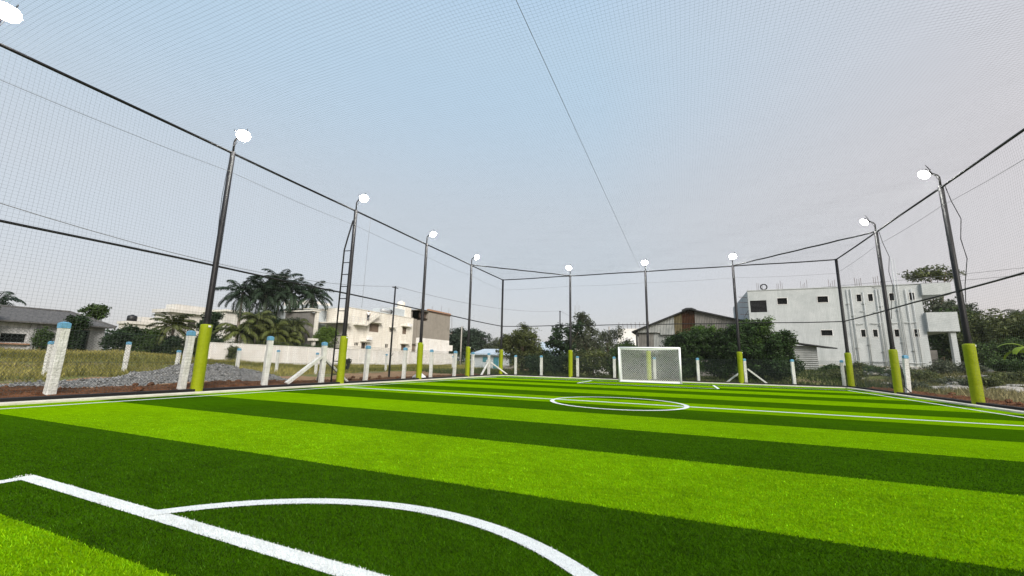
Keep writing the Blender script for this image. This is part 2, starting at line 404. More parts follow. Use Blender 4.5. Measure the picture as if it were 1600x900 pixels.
def gravel():
    xs = np.arange(-8.0, -2.3, .045); ys = np.arange(2.8, 16, .06)
    def zf(X, Y):
        c = 1-((X+5.4)/2.2)**2-((Y-11.6)/3.6)**2
        c2 = 1-((X+4.6)/1.5)**2-((Y-7.4)/4.2)**2
        m = np.maximum(np.clip(c, -.5, 1)*.66, np.clip(c2, -.5, 1)*.16)
        n = vnoise(X,Y,1.2,8)*.40+vnoise(X,Y,3,19)*.22+vnoise(X,Y,6,9)*.15
        return T(X,Y)-.02+m*(.9+n)+np.where(m>0,.10*vnoise(X,Y,11,12)+.07*vnoise(X,Y,17,13),-.1)
    o = sheet('gravel_pile', xs, ys, zf, M['gravel'], smooth=False)
    return tag(o, 'heap of grey gravel tipped beside the red soil bank', 'gravel', kind='stuff')
stuff(gravel())
def pebbles(name,label,n,fx,m,s0,s1,tint=None):
    x,y,z=fx(n); n=len(x); d=rng.normal(size=(n,6,3)); base=np.array([[1,0,0],[-1,0,0],[0,1,0],[0,-1,0],[0,0,.8],[0,0,-.8]])
    V=(base[None]+.3*d)*(s0+(s1-s0)*rng.random(n)**2)[:,None,None]+np.stack([x,y,z],-1)[:,None,:]
    t=np.array([(0,2,4),(2,1,4),(1,3,4),(3,0,4),(2,0,5),(1,2,5),(3,1,5),(0,3,5)])
    F=(np.arange(n)[:,None,None]*6+t[None]).reshape(-1,3)
    c=rng.uniform(.4,1.5,n); o=npmesh(name,V.reshape(-1,3),F,m,tint=np.repeat(c,6))
    return tag(o,label,'gravel',kind='stuff')
def on(obname):
    o=bpy.data.objects[obname]; co=np.empty(len(o.data.vertices)*3,np.float32); o.data.vertices.foreach_get('co',co); return co.reshape(-1,3)
GV=on('gravel_pile'); GV=GV[GV[:,2]>T(GV[:,0],GV[:,1])+.05]
def fx_g(n): q=GV[rng.integers(len(GV),size=n)]; return q[:,0]+rng.uniform(-.03,.03,n),q[:,1]+rng.uniform(-.03,.03,n),q[:,2]+.005
stuff(pebbles('loose_gravel','loose grey stones lying over the gravel heap',9000,fx_g,M['pebble'],.015,.055))
SV=np.concatenate([on('soil_bank'),on('soil_bank.001')])
def fx_s(n): q=SV[rng.integers(len(SV),size=n)]; return q[:,0]+rng.uniform(-.03,.03,n),q[:,1]+rng.uniform(-.04,.04,n),q[:,2]+.003
stuff(pebbles('soil_crumbs','crumbs of red soil and pale grit on the banks',7000,fx_s,M['crumb'],.008,.04))

def tufts(name, label, n, area, hgt, cols, wid=.02, keep=None, mask=None):
    x0,x1,y0,y1 = area
    x = x0+(x1-x0)*rng.random(n); y = y0+(y1-y0)*rng.random(n)
    d = vnoise(x,y,.35,40)+.6*vnoise(x,y,1.3,41)
    ok = d > keep if keep is not None else np.ones(n, bool)
    if mask: ok &= mask(x, y)
    x = x[ok]; y = y[ok]; d = d[ok]; n = len(x); z = T(x,y)-.02
    h = hgt*(.5+.9*rng.random(n))*(1+.9*d)
    th = rng.random(n)*2*np.pi; ln = h*(.2+.6*rng.random(n)); p = rng.random(n)*2*np.pi
    w = wid*(.6+.8*rng.random(n)); ox = np.cos(p)*w; oy = np.sin(p)*w
    A = np.stack([x-ox,y-oy,z],-1); B = np.stack([x+ox,y+oy,z],-1)
    C_ = np.stack([x+np.cos(th)*ln, y+np.sin(th)*ln, z+h],-1)
    V = np.stack([A,B,C_],1).reshape(-1,3)
    cols = np.array(cols); t = np.clip(vnoise(x,y,.15,44)*1.3+.5+rng.normal(0,.2,n),0,1)[:,None]
    c = cols[0]*(1-t)+cols[1]*t; c = c*rng.normal(1,.2,n).clip(.5,1.5)[:,None]
    o = npmesh(name, V, np.arange(3*n).reshape(n,3), M['grass'], tint=np.repeat(c,3,0))
    return tag(o, label, 'grass', kind='stuff')
tufts('field_grass', 'rough yellow green grass of the field across the dirt road', 110000, (-44,-10.6,3,80), .24, [(.12,.12,.03),(.34,.30,.095)], .03, keep=-.55)
tufts('scrub_grass', 'low scrub grass and weeds on rough ground by the grey building', 70000, (W+1.6,42,16,50), .26, [(.10,.105,.038),(.30,.26,.135)], .028, keep=-.06)
tufts('verge_weeds', 'weeds along the foot of the far fence', 16000, (-9,W+2,29.9,40), .3, [(.045,.065,.02),(.10,.12,.04)], .03, keep=-.3)

# ------------------------------------------------------------------ cage: poles, rails, nets
POLES = [ # x, y, inward dir, lamp?, label
 (0, 2.72, (1,0), 1, 'black floodlight pole at the near end of the left side rail'),
 (0, 7.78, (1,0), 1, 'tall black floodlight pole with yellow pad beside the gravel heap'),
 (0, 13.24,(1,0), 1, 'black floodlight pole with steel ladder and yellow pad'),
 (0, 18.74,(1,0), 1, 'black floodlight pole with yellow pad before the unfinished cement house'),
 (0, 24.12,(1,0), 1, 'black floodlight pole next to the corner pole, before the cottage'),
 (0, 29.5, None, 0, 'unlit black corner pole with yellow pad near the cottage'),
 (5.55,29.5,(0,-1), 1, 'black floodlight pole on the end side left of the white goal'),
 (10.97,29.5,(0,-1), 1, 'black floodlight pole standing right behind the white goal'),
 (16.43,29.5,(0,-1), 1, 'black floodlight pole before the big hedge, right of the goal'),
 (W, 29.5, None, 0, 'unlit black corner pole with yellow pad before the grey building'),
 (W, 23.88,(-1,0), 1, 'black floodlight pole with bent arm before the grey building windows'),
 (W, 18.46,(-1,0), 1, 'tall black floodlight pole with hanging cable at the right side'),
]
def pad_mesh(seed):
    m = MB(); n = 20; r_ = random.Random(seed); rings = []
    zs = [.03,.06,.25,.5,.62,.66,.7,.95,1.2,1.29,1.33,1.37,1.6,1.85,1.96,1.985,2.0]
    for z in zs:
        q = .155
        if z in (.66,1.33): q = .1535
        if z >= 1.985: q = .145
        if z == 2.0: q = .11
        rings.append((z, q*(1+r_.uniform(-.008,.008)), r_.uniform(-.003,.003), r_.uniform(-.003,.003)))
    vs = []; fs = []
    for z,q,ox,oy in rings:
        for k in range(n):
            a = 2*math.pi*k/n; qq = q*(1+.012*math.sin(3*a+z*5+seed))
            vs.append((ox+qq*math.cos(a), oy+qq*math.sin(a), z))
    for i in range(len(rings)-1):
        for k in range(n): fs.append((i*n+k, i*n+(k+1)%n, (i+1)*n+(k+1)%n, (i+1)*n+k))
    fs.append(tuple((len(rings)-1)*n+k for k in range(n)))
    return m.add(vs, fs)
for i, (x, y, inw, lit, lab) in enumerate(POLES):
    t = thing('floodlight_pole' if lit else 'corner_pole', lab, 'pole', (x,y,0), 0, 'black steel poles round the pitch')
    MB().tube([(0,0,-.3),(0,0,PADH+.3),(0,0,H+.02)], [.088,.086,.074], 12).build('shaft', M['black_steel'], t, smooth=True)
    MB().tube([(0,0,PADH+.001),(0,0,PADH+.09)], .098, 12).build('collar', M['black_steel'], t)
    pad_mesh(i).build('pad', M['pad'], t, smooth=True)
    # ties at the pad top
    MB().box(.10,-.03,PADH-.09,.175,.03,PADH-.035).build('strap', M['plastic_white'], t)
    if lit:
        ix, iy = inw; px_, py_ = -iy, ix
        MB().tube([(0,0,H-.1),(0,0,H+.36),(ix*.05,iy*.05,H+.44),(ix*.24,iy*.24,H+.56)], .032, 8).build('lamp_arm', M['black_steel'], t, smooth=True)
        # floodlight head tilted down and inwards
        c = Vector((ix*.38, iy*.38, H+.53)); f = Vector((ix*.75, iy*.75, -.66)).normalized(); s = Vector((px_,py_,0)); u = s.cross(f)
        def bx(m, d0, d1, hw, hh):
            vs = [c+f*d+s*a*hw+u*b_*hh for d in (d0,d1) for a,b_ in ((-1,-1),(1,-1),(1,1),(-1,1))]
            return m.add(vs, [(3,2,1,0),(4,5,6,7),(0,1,5,4),(1,2,6,5),(2,3,7,6),(3,0,4,7)])
        def slab(d0, d1, hw, hh, ex=.62, n=22):
            vs = []
            for d_, k_ in ((d0,.9),(d0+(d1-d0)*.3,1),(d1-(d1-d0)*.3,1),(d1,.86)):
                for j in range(n):
                    a_ = 2*math.pi*j/n; ca, sa = math.cos(a_), math.sin(a_)
                    vs.append(c+f*d_+s*(hw*k_*math.copysign(abs(ca)**ex,ca))+u*(hh*k_*math.copysign(abs(sa)**ex,sa)))
            fs = [(r_*n+j,r_*n+(j+1)%n,(r_+1)*n+(j+1)%n,(r_+1)*n+j) for r_ in range(3) for j in range(n)]
            return MB().add(vs, fs+[tuple(range(n))[::-1], tuple(3*n+j for j in range(n))])
        hd = slab(-.07, .0, .19, .155)
        for q in (-.12,-.06,0,.06,.12):
            v0 = c+s*q
            hd.bar(v0-f*.085-u*.12, v0-f*.085+u*.12, .015, .04, tuple(f))
        head = hd.build('lamp_head', M['housing'], t)
        slab(.001, .07, .205, .17, .85).build('lamp_glass', M['lamp'], head, smooth=True)
        MB().tube([c-f*.03-s*.23, c-f*.10-s*.24, c-f*.16, c-f*.10+s*.24, c-f*.03+s*.23], .014, 6).build('bracket', M['housing'], head)
        MB().tube([c-f*.05+s*.10+u*.1, c-f*.16+s*.14-u*.05, c-f*.2+s*.12-u*.22, (0,0,H+.2)], .008, 5).build('cable', M['rubber'], t)
    if i in (10, 11):
        pts = [(.09,-.05,H), (.16,-.10,H-.6), (.30,-.16,H-1.3), (.22,-.12,H-2.0), (.30,-.10,H-2.7), (.15,-.06,H-3.6), (.10,-.04,H-4.2)]
        MB().tube(pts, .012, 5).build('hanging_cable', M['rubber'], t, smooth=True)
    if i == 10:
        MB().tube([(.17,-.05,1.3),(.22,-.1,.8),(.2,-.12,.35),(.34,-.2,.12)], .02, 6).build('power_cable', M['rubber'], t, smooth=True)
    if i == 1:
        MB().tube([(-.10,0,H),(-.13,-.05,H-1.5),(-.11,0,H-3.2),(-.13,.02,2.3)], .008, 5).build('hanging_cable', M['rubber'], t, smooth=True)
# ladder standing beside the second pole, its bent top reaching the pole
lad = thing('steel_ladder', 'black steel ladder with bent top fixed beside a floodlight pole', 'ladder', (-.40,13.24,0))
MB().tube([(0,-.08,-.1),(0,-.06,5.75),(.12,-.05,6.3),(.31,-.02,7.1)], .034, 8).build('side_rail', M['black_steel'], lad, smooth=True)
for kk in range(11):
    z = .42+.53*kk
    MB().tube([(0,-.07,z),(.315,-.02,z)], .019, 6).build('rung', M['black_steel'], lad)

def rail(a, b, label, r=.038, sag=.02, grp='black steel rails of the cage'):
    a = Vector(a); b = Vector(b); n = 24; pts = []
    for i in range(n+1):
        p = a.lerp(b, i/n); p.z -= sag*abs(math.sin(math.pi*i/n*5)); pts.append(p)
    return tag(MB().tube(pts, r, 8).build('steel_rail', M['rail_steel'], None, smooth=True), label, 'rail', grp)
Z0 = H-.02
rail((.0,-9,Z0),(0,LEN,Z0), 'black top rail along the left side of the cage')
rail((W,-9,Z0),(W,LEN,Z0), 'black top rail along the right side of the cage')
rail((0,LEN,Z0),(W,LEN,Z0), 'black top rail across the far end above the goal')
rail((0,24.12,Z0+.03),(5.55,LEN,Z0+.03), 'black corner brace rail crossing the cage top above the cottage')
rail((16.43,LEN,Z0+.03),(W,23.88,Z0+.03), 'black corner brace rail crossing the cage top before the grey building')
rail((0,-9,HM),(0,LEN,HM), 'black middle rail along the left side of the cage', .03, .03)
rail((W,-9,HM),(W,LEN,HM), 'black middle rail along the right side of the cage', .03, .03)
rail((0,LEN,HM),(W,LEN,HM), 'black middle rail across the far end behind the goal', .028, .03)

def strings(P, Q, nseg, rad, disp):
    """P,Q (n,3) string ends -> three sided cords following the displacement field"""
    n = len(P); t = np.linspace(0,1,nseg+1)
    C = P[:,None,:]*(1-t)[None,:,None]+Q[:,None,:]*t[None,:,None]
    C = C+disp(C)
    d = (Q-P)/np.linalg.norm(Q-P,axis=1)[:,None]
    ref = np.where(np.abs(d[:,2:3])>.9, [[1.,0,0]], [[0,0,1.]])
    u = np.cross(d,ref); u /= np.linalg.norm(u,axis=1)[:,None]; w = np.cross(d,u)
    V = []
    for k in range(3):
        a = 2*np.pi*k/3
        V.append(C+(u*np.cos(a)+w*np.sin(a))[:,None,:]*rad)
    V = np.stack(V,2)                       # n, seg+1, 3, 3
    base = np.arange(n*(nseg+1)*3).reshape(n,nseg+1,3)
    F = np.concatenate([np.stack([base[:,:-1,k],base[:,:-1,(k+1)%3],base[:,1:,(k+1)%3],base[:,1:,k]],-1).reshape(-1,4) for k in range(3)])
    return V.reshape(-1,3), F
def merge(parts):
    Vs=[];Fs=[];b=0
    for V,F in parts: Vs.append(V);Fs.append(F+b);b+=len(V)
    return np.concatenate(Vs),np.concatenate(Fs)
CELL = .08
def plane_net(name, label, a0, a1, b0, b1, P, nvec, rad=.0014, cell=CELL, amp=.05, seed=0, cat='net', m=None, segs=(14,8)):
    """square net over plane coordinates a (long) x b; P(a,b)->(n,3)"""
    A = np.arange(a0, a1+1e-6, cell); B = np.arange(b0, b1+1e-6, cell)
    nv = np.array(nvec, float)
    def disp(C):
        s = C@np.array([.31,.37,.43])
        f = amp*(np.sin(s*2.1+seed)+.6*np.sin(s*5.3+C[...,2]*1.7+seed*2)+.35*np.sin(s*11+C[...,0]*3))*.6
        tang = .010*np.sin(C[...,0]*7+C[...,1]*9+C[...,2]*8)
        return f[...,None]*nv+tang[...,None]*(np.array([1,1,1])-np.abs(nv))
    v1 = strings(P(A,np.full_like(A,b0)), P(A,np.full_like(A,b1)), segs[1], rad, disp)
    v2 = strings(P(np.full_like(B,a0),B), P(np.full_like(B,a1),B), segs[0]*2, rad, disp)
    V,F = merge([v1,v2])
    return tag(npmesh(name, V, F, m or M['net']), label, cat)
plane_net('side_net', 'grey square mesh net hung on the left side of the cage', -3, LEN, .08, H-.05, lambda a,b: np.stack([a*0+.03,a,b],-1), (1,0,0), seed=1)
plane_net('side_net', 'grey square mesh net hung on the right side of the cage', 4, LEN, .08, H-.05, lambda a,b: np.stack([a*0+W-.03,a,b],-1), (1,0,0), seed=2)
plane_net('end_net', 'grey square mesh net hung across the far end behind the goal', .03, W-.03, .08, H-.05, lambda a,b: np.stack([a,a*0+LEN-.03,b],-1), (0,1,0), seed=3)
plane_net('roof_net', 'grey square mesh net stretched over the whole pitch', -1, LEN-.05, .05, W-.05, lambda a,b: np.stack([b,a,a*0+H-.03],-1), (0,0,1), amp=.06, rad=.0012, seed=4, segs=(20,14))
def rope(pts, label, r=.006, cat='rope', name='support_rope', m='rope', grp=None):
    P = [Vector(p) for p in pts]; out = []
    for a,b in zip(P[:-1],P[1:]):
        n = max(2,int((b-a).length/.7))
        for i in range(n):
            p = a.lerp(b,i/n); p.z -= .05*math.sin(math.pi*i/n); out.append(p)
    out.append(P[-1])
    return tag(MB().tube(out, r, 5).build(name, M[m], None, smooth=True), label, cat, grp)
rope([(10.7,-4,H-.05),(10.7,LEN,H-.05)], 'thin dark rope running lengthwise under the roof net', .0055)
rope([(.06,-4,6.72),(.06,2.72,6.75),(.06,7.78,6.88),(.06,13.24,6.86),(.06,18.74,6.8),(.06,24.12,6.78),(.06,LEN,6.72)], 'thin rope threaded along the upper left side net', .006)
rope([(W-.06,2,6.72),(W-.06,13,6.75),(W-.06,18.46,6.85),(W-.06,23.88,6.88),(W-.06,LEN,6.72)], 'thin rope threaded along the upper right side net', .006)
rope([(.1,LEN-.06,6.72),(5.55,LEN-.06,6.75),(10.97,LEN-.06,6.72),(16.43,LEN-.06,6.75),(W-.1,LEN-.06,6.7)], 'thin rope threaded across the upper end net', .006)
rope([(.07,14.1,H-.05),(.09,14.05,6.3),(.10,14.0,3.3)], 'thin cord hanging straight down the left side net', .006)

# ------------------------------------------------------------------ white concrete posts and chain-link
def make_post(h=1.72, w=.175):
    t = thing('concrete_post', '', 'fence post', (0,0,0), 0, 'white concrete posts with blue tops')
    m = MB(); r_ = random.Random(3); vs = []; fs = []
    zs = [-.3,0,.3,.62,.95,1.25,h-.15]
    for z in zs:
        s = w/2*(1+r_.uniform(-.05,.06)); ox = r_.uniform(-.008,.008); oy = r_.uniform(-.008,.008)
        vs += [(ox+sx*s, oy+sy*s, z) for sx,sy in ((-1,-1),(1,-1),(1,1),(-1,1))]
    for i in range(len(zs)-1):
        for k in range(4): fs.append((i*4+k,i*4+(k+1)%4,(i+1)*4+(k+1)%4,(i+1)*4+k))
    fs.append((0,1,2,3)); fs.append(tuple((len(zs)-1)*4+k for k in (3,2,1,0)))
    m.add(vs, fs).build('shaft', M['white_conc'], t, bevel=.012)
    s = w/2*1.03
    c = MB().add([(-s,-s,h-.149),(s,-s,h-.149),(s,s,h-.149),(-s,s,h-.149),(-s,-s,h-.03),(s,-s,h-.03),(s,s,h-.03),(-s,s,h-.03),
                  (-s*.5,-s*.5,h),(s*.5,-s*.5,h+.006),(s*.5,s*.5,h),(-s*.5,s*.5,h-.004)],
                 [(3,2,1,0),(0,1,5,4),(1,2,6,5),(2,3,7,6),(3,0,4,7),(4,5,9,8),(5,6,10,9),(6,7,11,10),(7,4,8,11),(8,9,10,11)])
    c.build('painted_top', M['blue_top'], t, bevel=.008)
    return t
proto = make_post(); first = [True]
def post(x, y, z, label, rz=None, tx=0, ty=0, sc=1.):
    o = proto if first[0] else copy_tree(proto); first[0] = False
    o.location = (x,y,z); o.rotation_euler = (tx,ty, rnd.uniform(-.25,.25) if rz is None else rz); o.scale = (sc,sc,sc)
    o['label'] = label; return o
NEAR = [(4.96,.12,'largest white blue-topped post, at the left end of the near fence'),
 (7.73,.12,'white blue-topped post just left of the pad by the gravel heap'),
 (10.35,.12,'white blue-topped post alone between the gravel heap and the braced post'),
 (12.85,.04,'white blue-topped post with diagonal braces beside the ladder'),
 (15.4,0,'white blue-topped post just right of the ladder pole'),
 (18.25,.02,'white blue-topped post just left of the pad before the cement house'),
 (20.8,0,'white blue-topped post beside the white sack'),
 (23.5,0,'white blue-topped post just left of the pole next to the corner'),
 (26.0,0,'white blue-topped post before the cottage wall, without braces'),
 (28.66,0,'white braced post by the far left corner of the pitch')]
for i,(y,z,l) in enumerate(NEAR): post(-.62,y,z-.03,l, tx=rnd.uniform(-.015,.015), ty=rnd.uniform(-.02,.02))
FARP = [(1.05,'white post by the far left corner pole on the end fence'),(3.15,'white post between two poles on the end fence, left of the goal'),
 (5.95,'white post touching the yellow pad left of the goal'),(8.6,'white post just left of the white goal'),(11.3,'white post seen through the goal net'),
 (14.0,'white post just right of the goal before the dark hedge'),(16.72,'white post with diagonal braces at the end fence'),(19.3,'white post before the zinc lean-to'),(21.75,'white post beside the far right corner pole')]
for x,l in FARP: post(x,30.0,-.05,l, tx=rnd.uniform(-.03,.03), ty=rnd.uniform(-.02,.02), sc=.95)
post(22.62,24.8,.05,'white post beside the bent-arm pole on the right side', ty=.05)
REAR = [(-14.37,9.6,1.0,'white post partly hidden behind the largest near post'),(-16.54,13.53,1.05,'lone white post on grass left of the gravel heap'),
 (-14.2,14.9,.9,'white post half hidden behind the post by the gravel heap'),(-12.22,17.12,.95,'white post on grass right of the gravel heap pad'),
 (-13.67,20.93,.93,'white post on grass before the stained wall stretch'),(-11.5,22.4,.9,'white post behind the diagonal brace before the wall'),
 (-9.87,25.63,.88,'white post across the road just left of the post by the ladder'),(-11.83,30.42,.9,'white post across the road left of the thin dark pole'),
 (-13.2,44.5,.95,'small white post before the far wall end'),(-15.2,55.,1.,'small white post on rubble before the dark far trees'),
 (-13.4,50.5,.85,'white post at the left end of the cottage'),(-11.6,50.8,.9,'white post before the cottage window'),(-9.3,50.5,.9,'white post at the cottage door')]
for x,y,sc,l in REAR: post(x,y,float(T(x,y))-.04,l,sc=sc)
def brace(a,b,label,w=.12):
    o = MB().bar((0,0,0), Vector(b)-Vector(a), w, w*.8).build('concrete_brace', M['white_conc'], None, loc=a, bevel=.01)
    return tag(o,label,'brace','white concrete braces of the fence posts')
brace((-.64,11.25,.10),(-.62,12.72,1.12),'long white brace leaning from the left against the ladder post',.15)
brace((-2.0,13.9,-.05),(-.70,12.95,1.05),'white brace behind the ladder post reaching toward the road')
brace((-.62,14.35,.0),(-.61,12.96,1.0),'white brace descending right behind the ladder pad')
brace((-.62,27.35,.0),(-.62,28.55,1.0),'white brace on the left of the far left corner post')
brace((.55,29.85,.0),(-.55,28.78,1.0),'white brace on the right of the far left corner post')
brace((15.55,29.95,.0),(16.6,30.0,.85),'white brace left of the post before the big hedge')
brace((17.95,29.95,.0),(16.85,30.0,.95),'white brace right of the post before the big hedge')
def chain(label, P, a0, a1, z0, z1, cell=.075, rad=.0022, m='chain'):
    h = z1-z0; S_=[];E_=[]
    for sgn in (1,-1):
        for a in np.arange(a0-h, a1+h, cell):
            s,e = (a, z0), (a+sgn*h, z1)
            # clip
            lo = max(min(s[0],e[0]),a0); hi = min(max(s[0],e[0]),a1)
            if hi-lo < .02: continue
            f = lambda q: z0+(q-s[0])*sgn
            S_.append((lo,f(lo)));E_.append((hi,f(hi)))
    S_=np.array(S_);E_=np.array(E_)
    V,F = strings(P(S_[:,0],S_[:,1]),P(E_[:,0],E_[:,1]),4,rad,lambda C:.015*np.sin(C*3.1+C[...,::-1]*2.3))
    parts=[(V,F)]
    for z in (z0,(z0+z1)/2,z1):
        p=np.array([[a0,z]]);q=np.array([[a1,z]])
        parts.append(strings(P(p[:,0],p[:,1]),P(q[:,0],q[:,1]),20,rad*1.8,lambda C:.012*np.sin(C*2.1)))
    V,F=merge(parts)
    return tag(npmesh('chain_link_fence',V,F,M[m]),label,'fence','chain link fence panels round the pitch')
chain('dark chain-link mesh along the road side, from gravel heap to cottage', lambda a,b: np.stack([a*0-.70,a,b],-1), 1, 29.9, .05, 1.62)
chain('dark chain-link mesh behind the goal along the hedge', lambda a,b: np.stack([a,a*0+30.10,b],-1), -.7, 22.6, .0, 1.52, rad=.0028)
chain('dark chain-link mesh at the right corner below the grey building', lambda a,b: np.stack([a*0+22.72,a,b],-1), 24.8, 30.1, .05, 1.5)
def ragsheet():
    m=MB(); vs=[];fs=[];nx_,nz_=7,9
    for j in range(nz_+1):
        for i in range(nx_+1):
            u=i/nx_-.5;v=j/nz_; wdt=.42*(1-.55*v**2)+.06*math.sin(9*v)
            vs.append((.03*math.sin(7*u+5*v)+.02, u*wdt+.05*math.sin(5*v), -v*.5*(1-.25*abs(u))+.03*math.sin(12*u)))
    for j in range(nz_):
        for i in range(nx_):
            if (i*j)%11==5: continue
            a=j*(nx_+1)+i; fs.append((a,a+1,a+nx_+2,a+nx_+1))
    o=m.add(vs,fs).build('torn_sheet',M['black_plastic'],None,smooth=True,loc=(-.76,14.32,1.06))
    so=o.modifiers.new('thick','SOLIDIFY'); so.thickness=.006
    return tag(o,'torn black plastic sheet snagged on the mesh right of the ladder','plastic sheet')
ragsheet()

# ------------------------------------------------------------------ goal
g = thing('football_goal', 'small white football goal with white net at the far end', 'goal', (0,0,0))
gx0,gx1,gy_,gh = 9.44,12.96,26.5,2.08
MB().tube([(gx0,gy_,0),(gx0,gy_,gh+.05)],.06,10).build('post',M['goal_white'],g,smooth=True)
MB().tube([(gx1,gy_,0),(gx1,gy_,gh+.05)],.06,10).build('post',M['goal_white'],g,smooth=True)
MB().tube([(gx0,gy_,gh),(gx1,gy_,gh)],.06,10).build('crossbar',M['goal_white'],g,smooth=True)
MB().tube([(gx0,gy_+.05,.03),(gx0,gy_+1.1,.03),(gx1,gy_+1.1,.03),(gx1,gy_+.05,.03)],.028,8).build('ground_bar',M['goal_white'],g)
MB().tube([(gx0,gy_,.045),(gx1,gy_,.045)],.045,8).build('ground_bar',M['goal_white'],g)
MB().tube([(gx0,gy_,gh),(gx0,gy_+.7,gh-.06),(gx0,gy_+1.1,.03)],.022,8).build('side_bar',M['goal_white'],g)
MB().tube([(gx1,gy_,gh),(gx1,gy_+.7,gh-.06),(gx1,gy_+1.1,.03)],.022,8).build('side_bar',M['goal_white'],g)
def goalnet():
    c=.125; S_=[];E_=[]; w=gx1-gx0; hh=2.25
    def bk(u,v): # v: 0 ground back .. hh top back, then to crossbar
        t=np.clip(v/hh,0,1); return np.stack([gx0+u, gy_+1.08-.38*t-.10*np.sin(np.pi*t)*np.sin(np.pi*np.clip(u/w,0,1)), .03+(gh-.09)*t],-1)
    parts=[]
    for sg in (1,-1):
        for a in np.arange(-hh,w+hh,c):
            s=a if sg==1 else a
            lo=max(min(a,a+sg*hh),0);hi=min(max(a,a+sg*hh),w)
            if hi-lo<.03: continue
            us=np.linspace(lo,hi,13); vs_=(us-a)*sg
            parts.append(bk(us,vs_))
    # roof and sides of the net
    for sg in (1,-1):
        for a in np.arange(-.72,w+.72,c):
            lo=max(min(a,a+sg*.7),0);hi=min(max(a,a+sg*.7),w)
            if hi-lo<.03: continue
            us=np.linspace(lo,hi,6);q=(us-a)*sg
            parts.append(np.stack([gx0+us,gy_+q,gh-.085*q-.05*np.sin(np.pi*us/w)],-1))
    for xx in (gx0,gx1):
        for sg in (1,-1):
            for a in np.arange(-2.1,2.2,c):
                y0=a;pts=[]
                for t in np.linspace(0,1,12):
                    yy=a+sg*t*2.05;zz=.03+t*2.0
                    if 0<=yy<=1.1-.4*t: pts.append((xx,gy_+yy,zz))
                if len(pts)>1: parts.append(np.array(pts))
    m=MB()
    for p in parts: m.tube([tuple(q) for q in p],(.0075),4,caps=False)
    return m.build('net',M['goal_net'],g)
goalnet()

# ------------------------------------------------------------------ vegetation
def leaves(centers, rad, per, size, tint_sd=.28, flat=.6, droop=0.):
    n=len(centers)*per
    c=np.repeat(centers,per,0); t=np.repeat(rng.normal(1,tint_sd,len(centers)).clip(.45,1.9),per)*rng.normal(1,.18,n).clip(.5,1.6)
    d=rng.normal(size=(n,3)); d/=np.linalg.norm(d,axis=1)[:,None]; rr=np.repeat(rad,per)*rng.random(n)**.45
    p=c+d*rr[:,None]*np.array([1,1,.75])
    u=rng.normal(size=(n,3)); u[:,2]=u[:,2]*flat-droop; u/=np.linalg.norm(u,axis=1)[:,None]
    r_=rng.normal(size=(n,3)); v=np.cross(u,r_); v/=np.linalg.norm(v,axis=1)[:,None]
    s=size*(.55+.9*rng.random(n)); a=u*s[:,None]; b_=v*(s*.42)[:,None]
    V=np.stack([p-a*.5,p+b_*.5,p+a*.5,p-b_*.5],1).reshape(-1,3)
    return V,np.arange(4*n).reshape(n,4),np.repeat(t,4)
def crown_pts(blobs, n):
    """clump centres in a union of ellipsoids, weighted to the outside"""
    vol=np.array([b[3]*b[4]*b[5] for b in blobs])**.8; k=rng.choice(len(blobs),n,p=vol/vol.sum())
    B=np.array(blobs)[k]; d=rng.normal(size=(n,3)); d/=np.linalg.norm(d,axis=1)[:,None]
    r=(rng.random(n)**.4)*(.8+.35*rng.random(n))
    return B[:,:3]+d*B[:,3:6]*r[:,None]
def tree(name,label,x,y,h,blobs,leaf='mid',clumps=160,per=34,size=.2,rad=.45,trunk=.14,cat='tree',group=None,droop=0.,limbs=6,z=None,tint=.28):
    z=float(T(x,y))-.05 if z is None else z
    t=thing(name,label,cat,(x,y,z),0,group)
    ext=list(blobs)
    for bl in blobs:
        for _ in range(5):
            d=rng.normal(size=3); d/=np.linalg.norm(d); d[2]=abs(d[2])*1.0-.15; k_=rnd.uniform(.25,.45)
            ext.append((bl[0]+d[0]*bl[3]*1.02,bl[1]+d[1]*bl[4]*1.02,bl[2]+d[2]*bl[5]*1.02,bl[3]*k_,bl[4]*k_,bl[5]*k_))
    C_=crown_pts(ext,int(clumps*1.25)); C_=C_[C_[:,2]>.15]
    V,F,tt=leaves(C_,rad*(.6+.8*rng.random(len(C_))),per,size,tint,droop=droop)
    npmesh('crown',V,F,M['leaf_'+leaf],t,tint=tt)
    m=MB(); top=h*.62
    lean=rnd.uniform(-.2,.2)
    pts=[(lean*(q**2),lean*.6*q,top*q) for q in (0,.25,.5,.75,1)]
    m.tube(pts,[trunk*1.25,trunk,trunk*.85,trunk*.65,trunk*.4],8)
    for i in range(limbs):
        q=.35+.6*i/max(1,limbs); s=Vector((lean*q*q,lean*.6*q,top*q)); e=Vector(C_[rng.integers(len(C_))])
        mid=s.lerp(e,.5)+Vector((0,0,.12*(e-s).length))
        m.tube([s,mid,e],[trunk*.5,trunk*.3,trunk*.1],6)
    m.build('trunk',M['bark'],t,smooth=True)
    return t
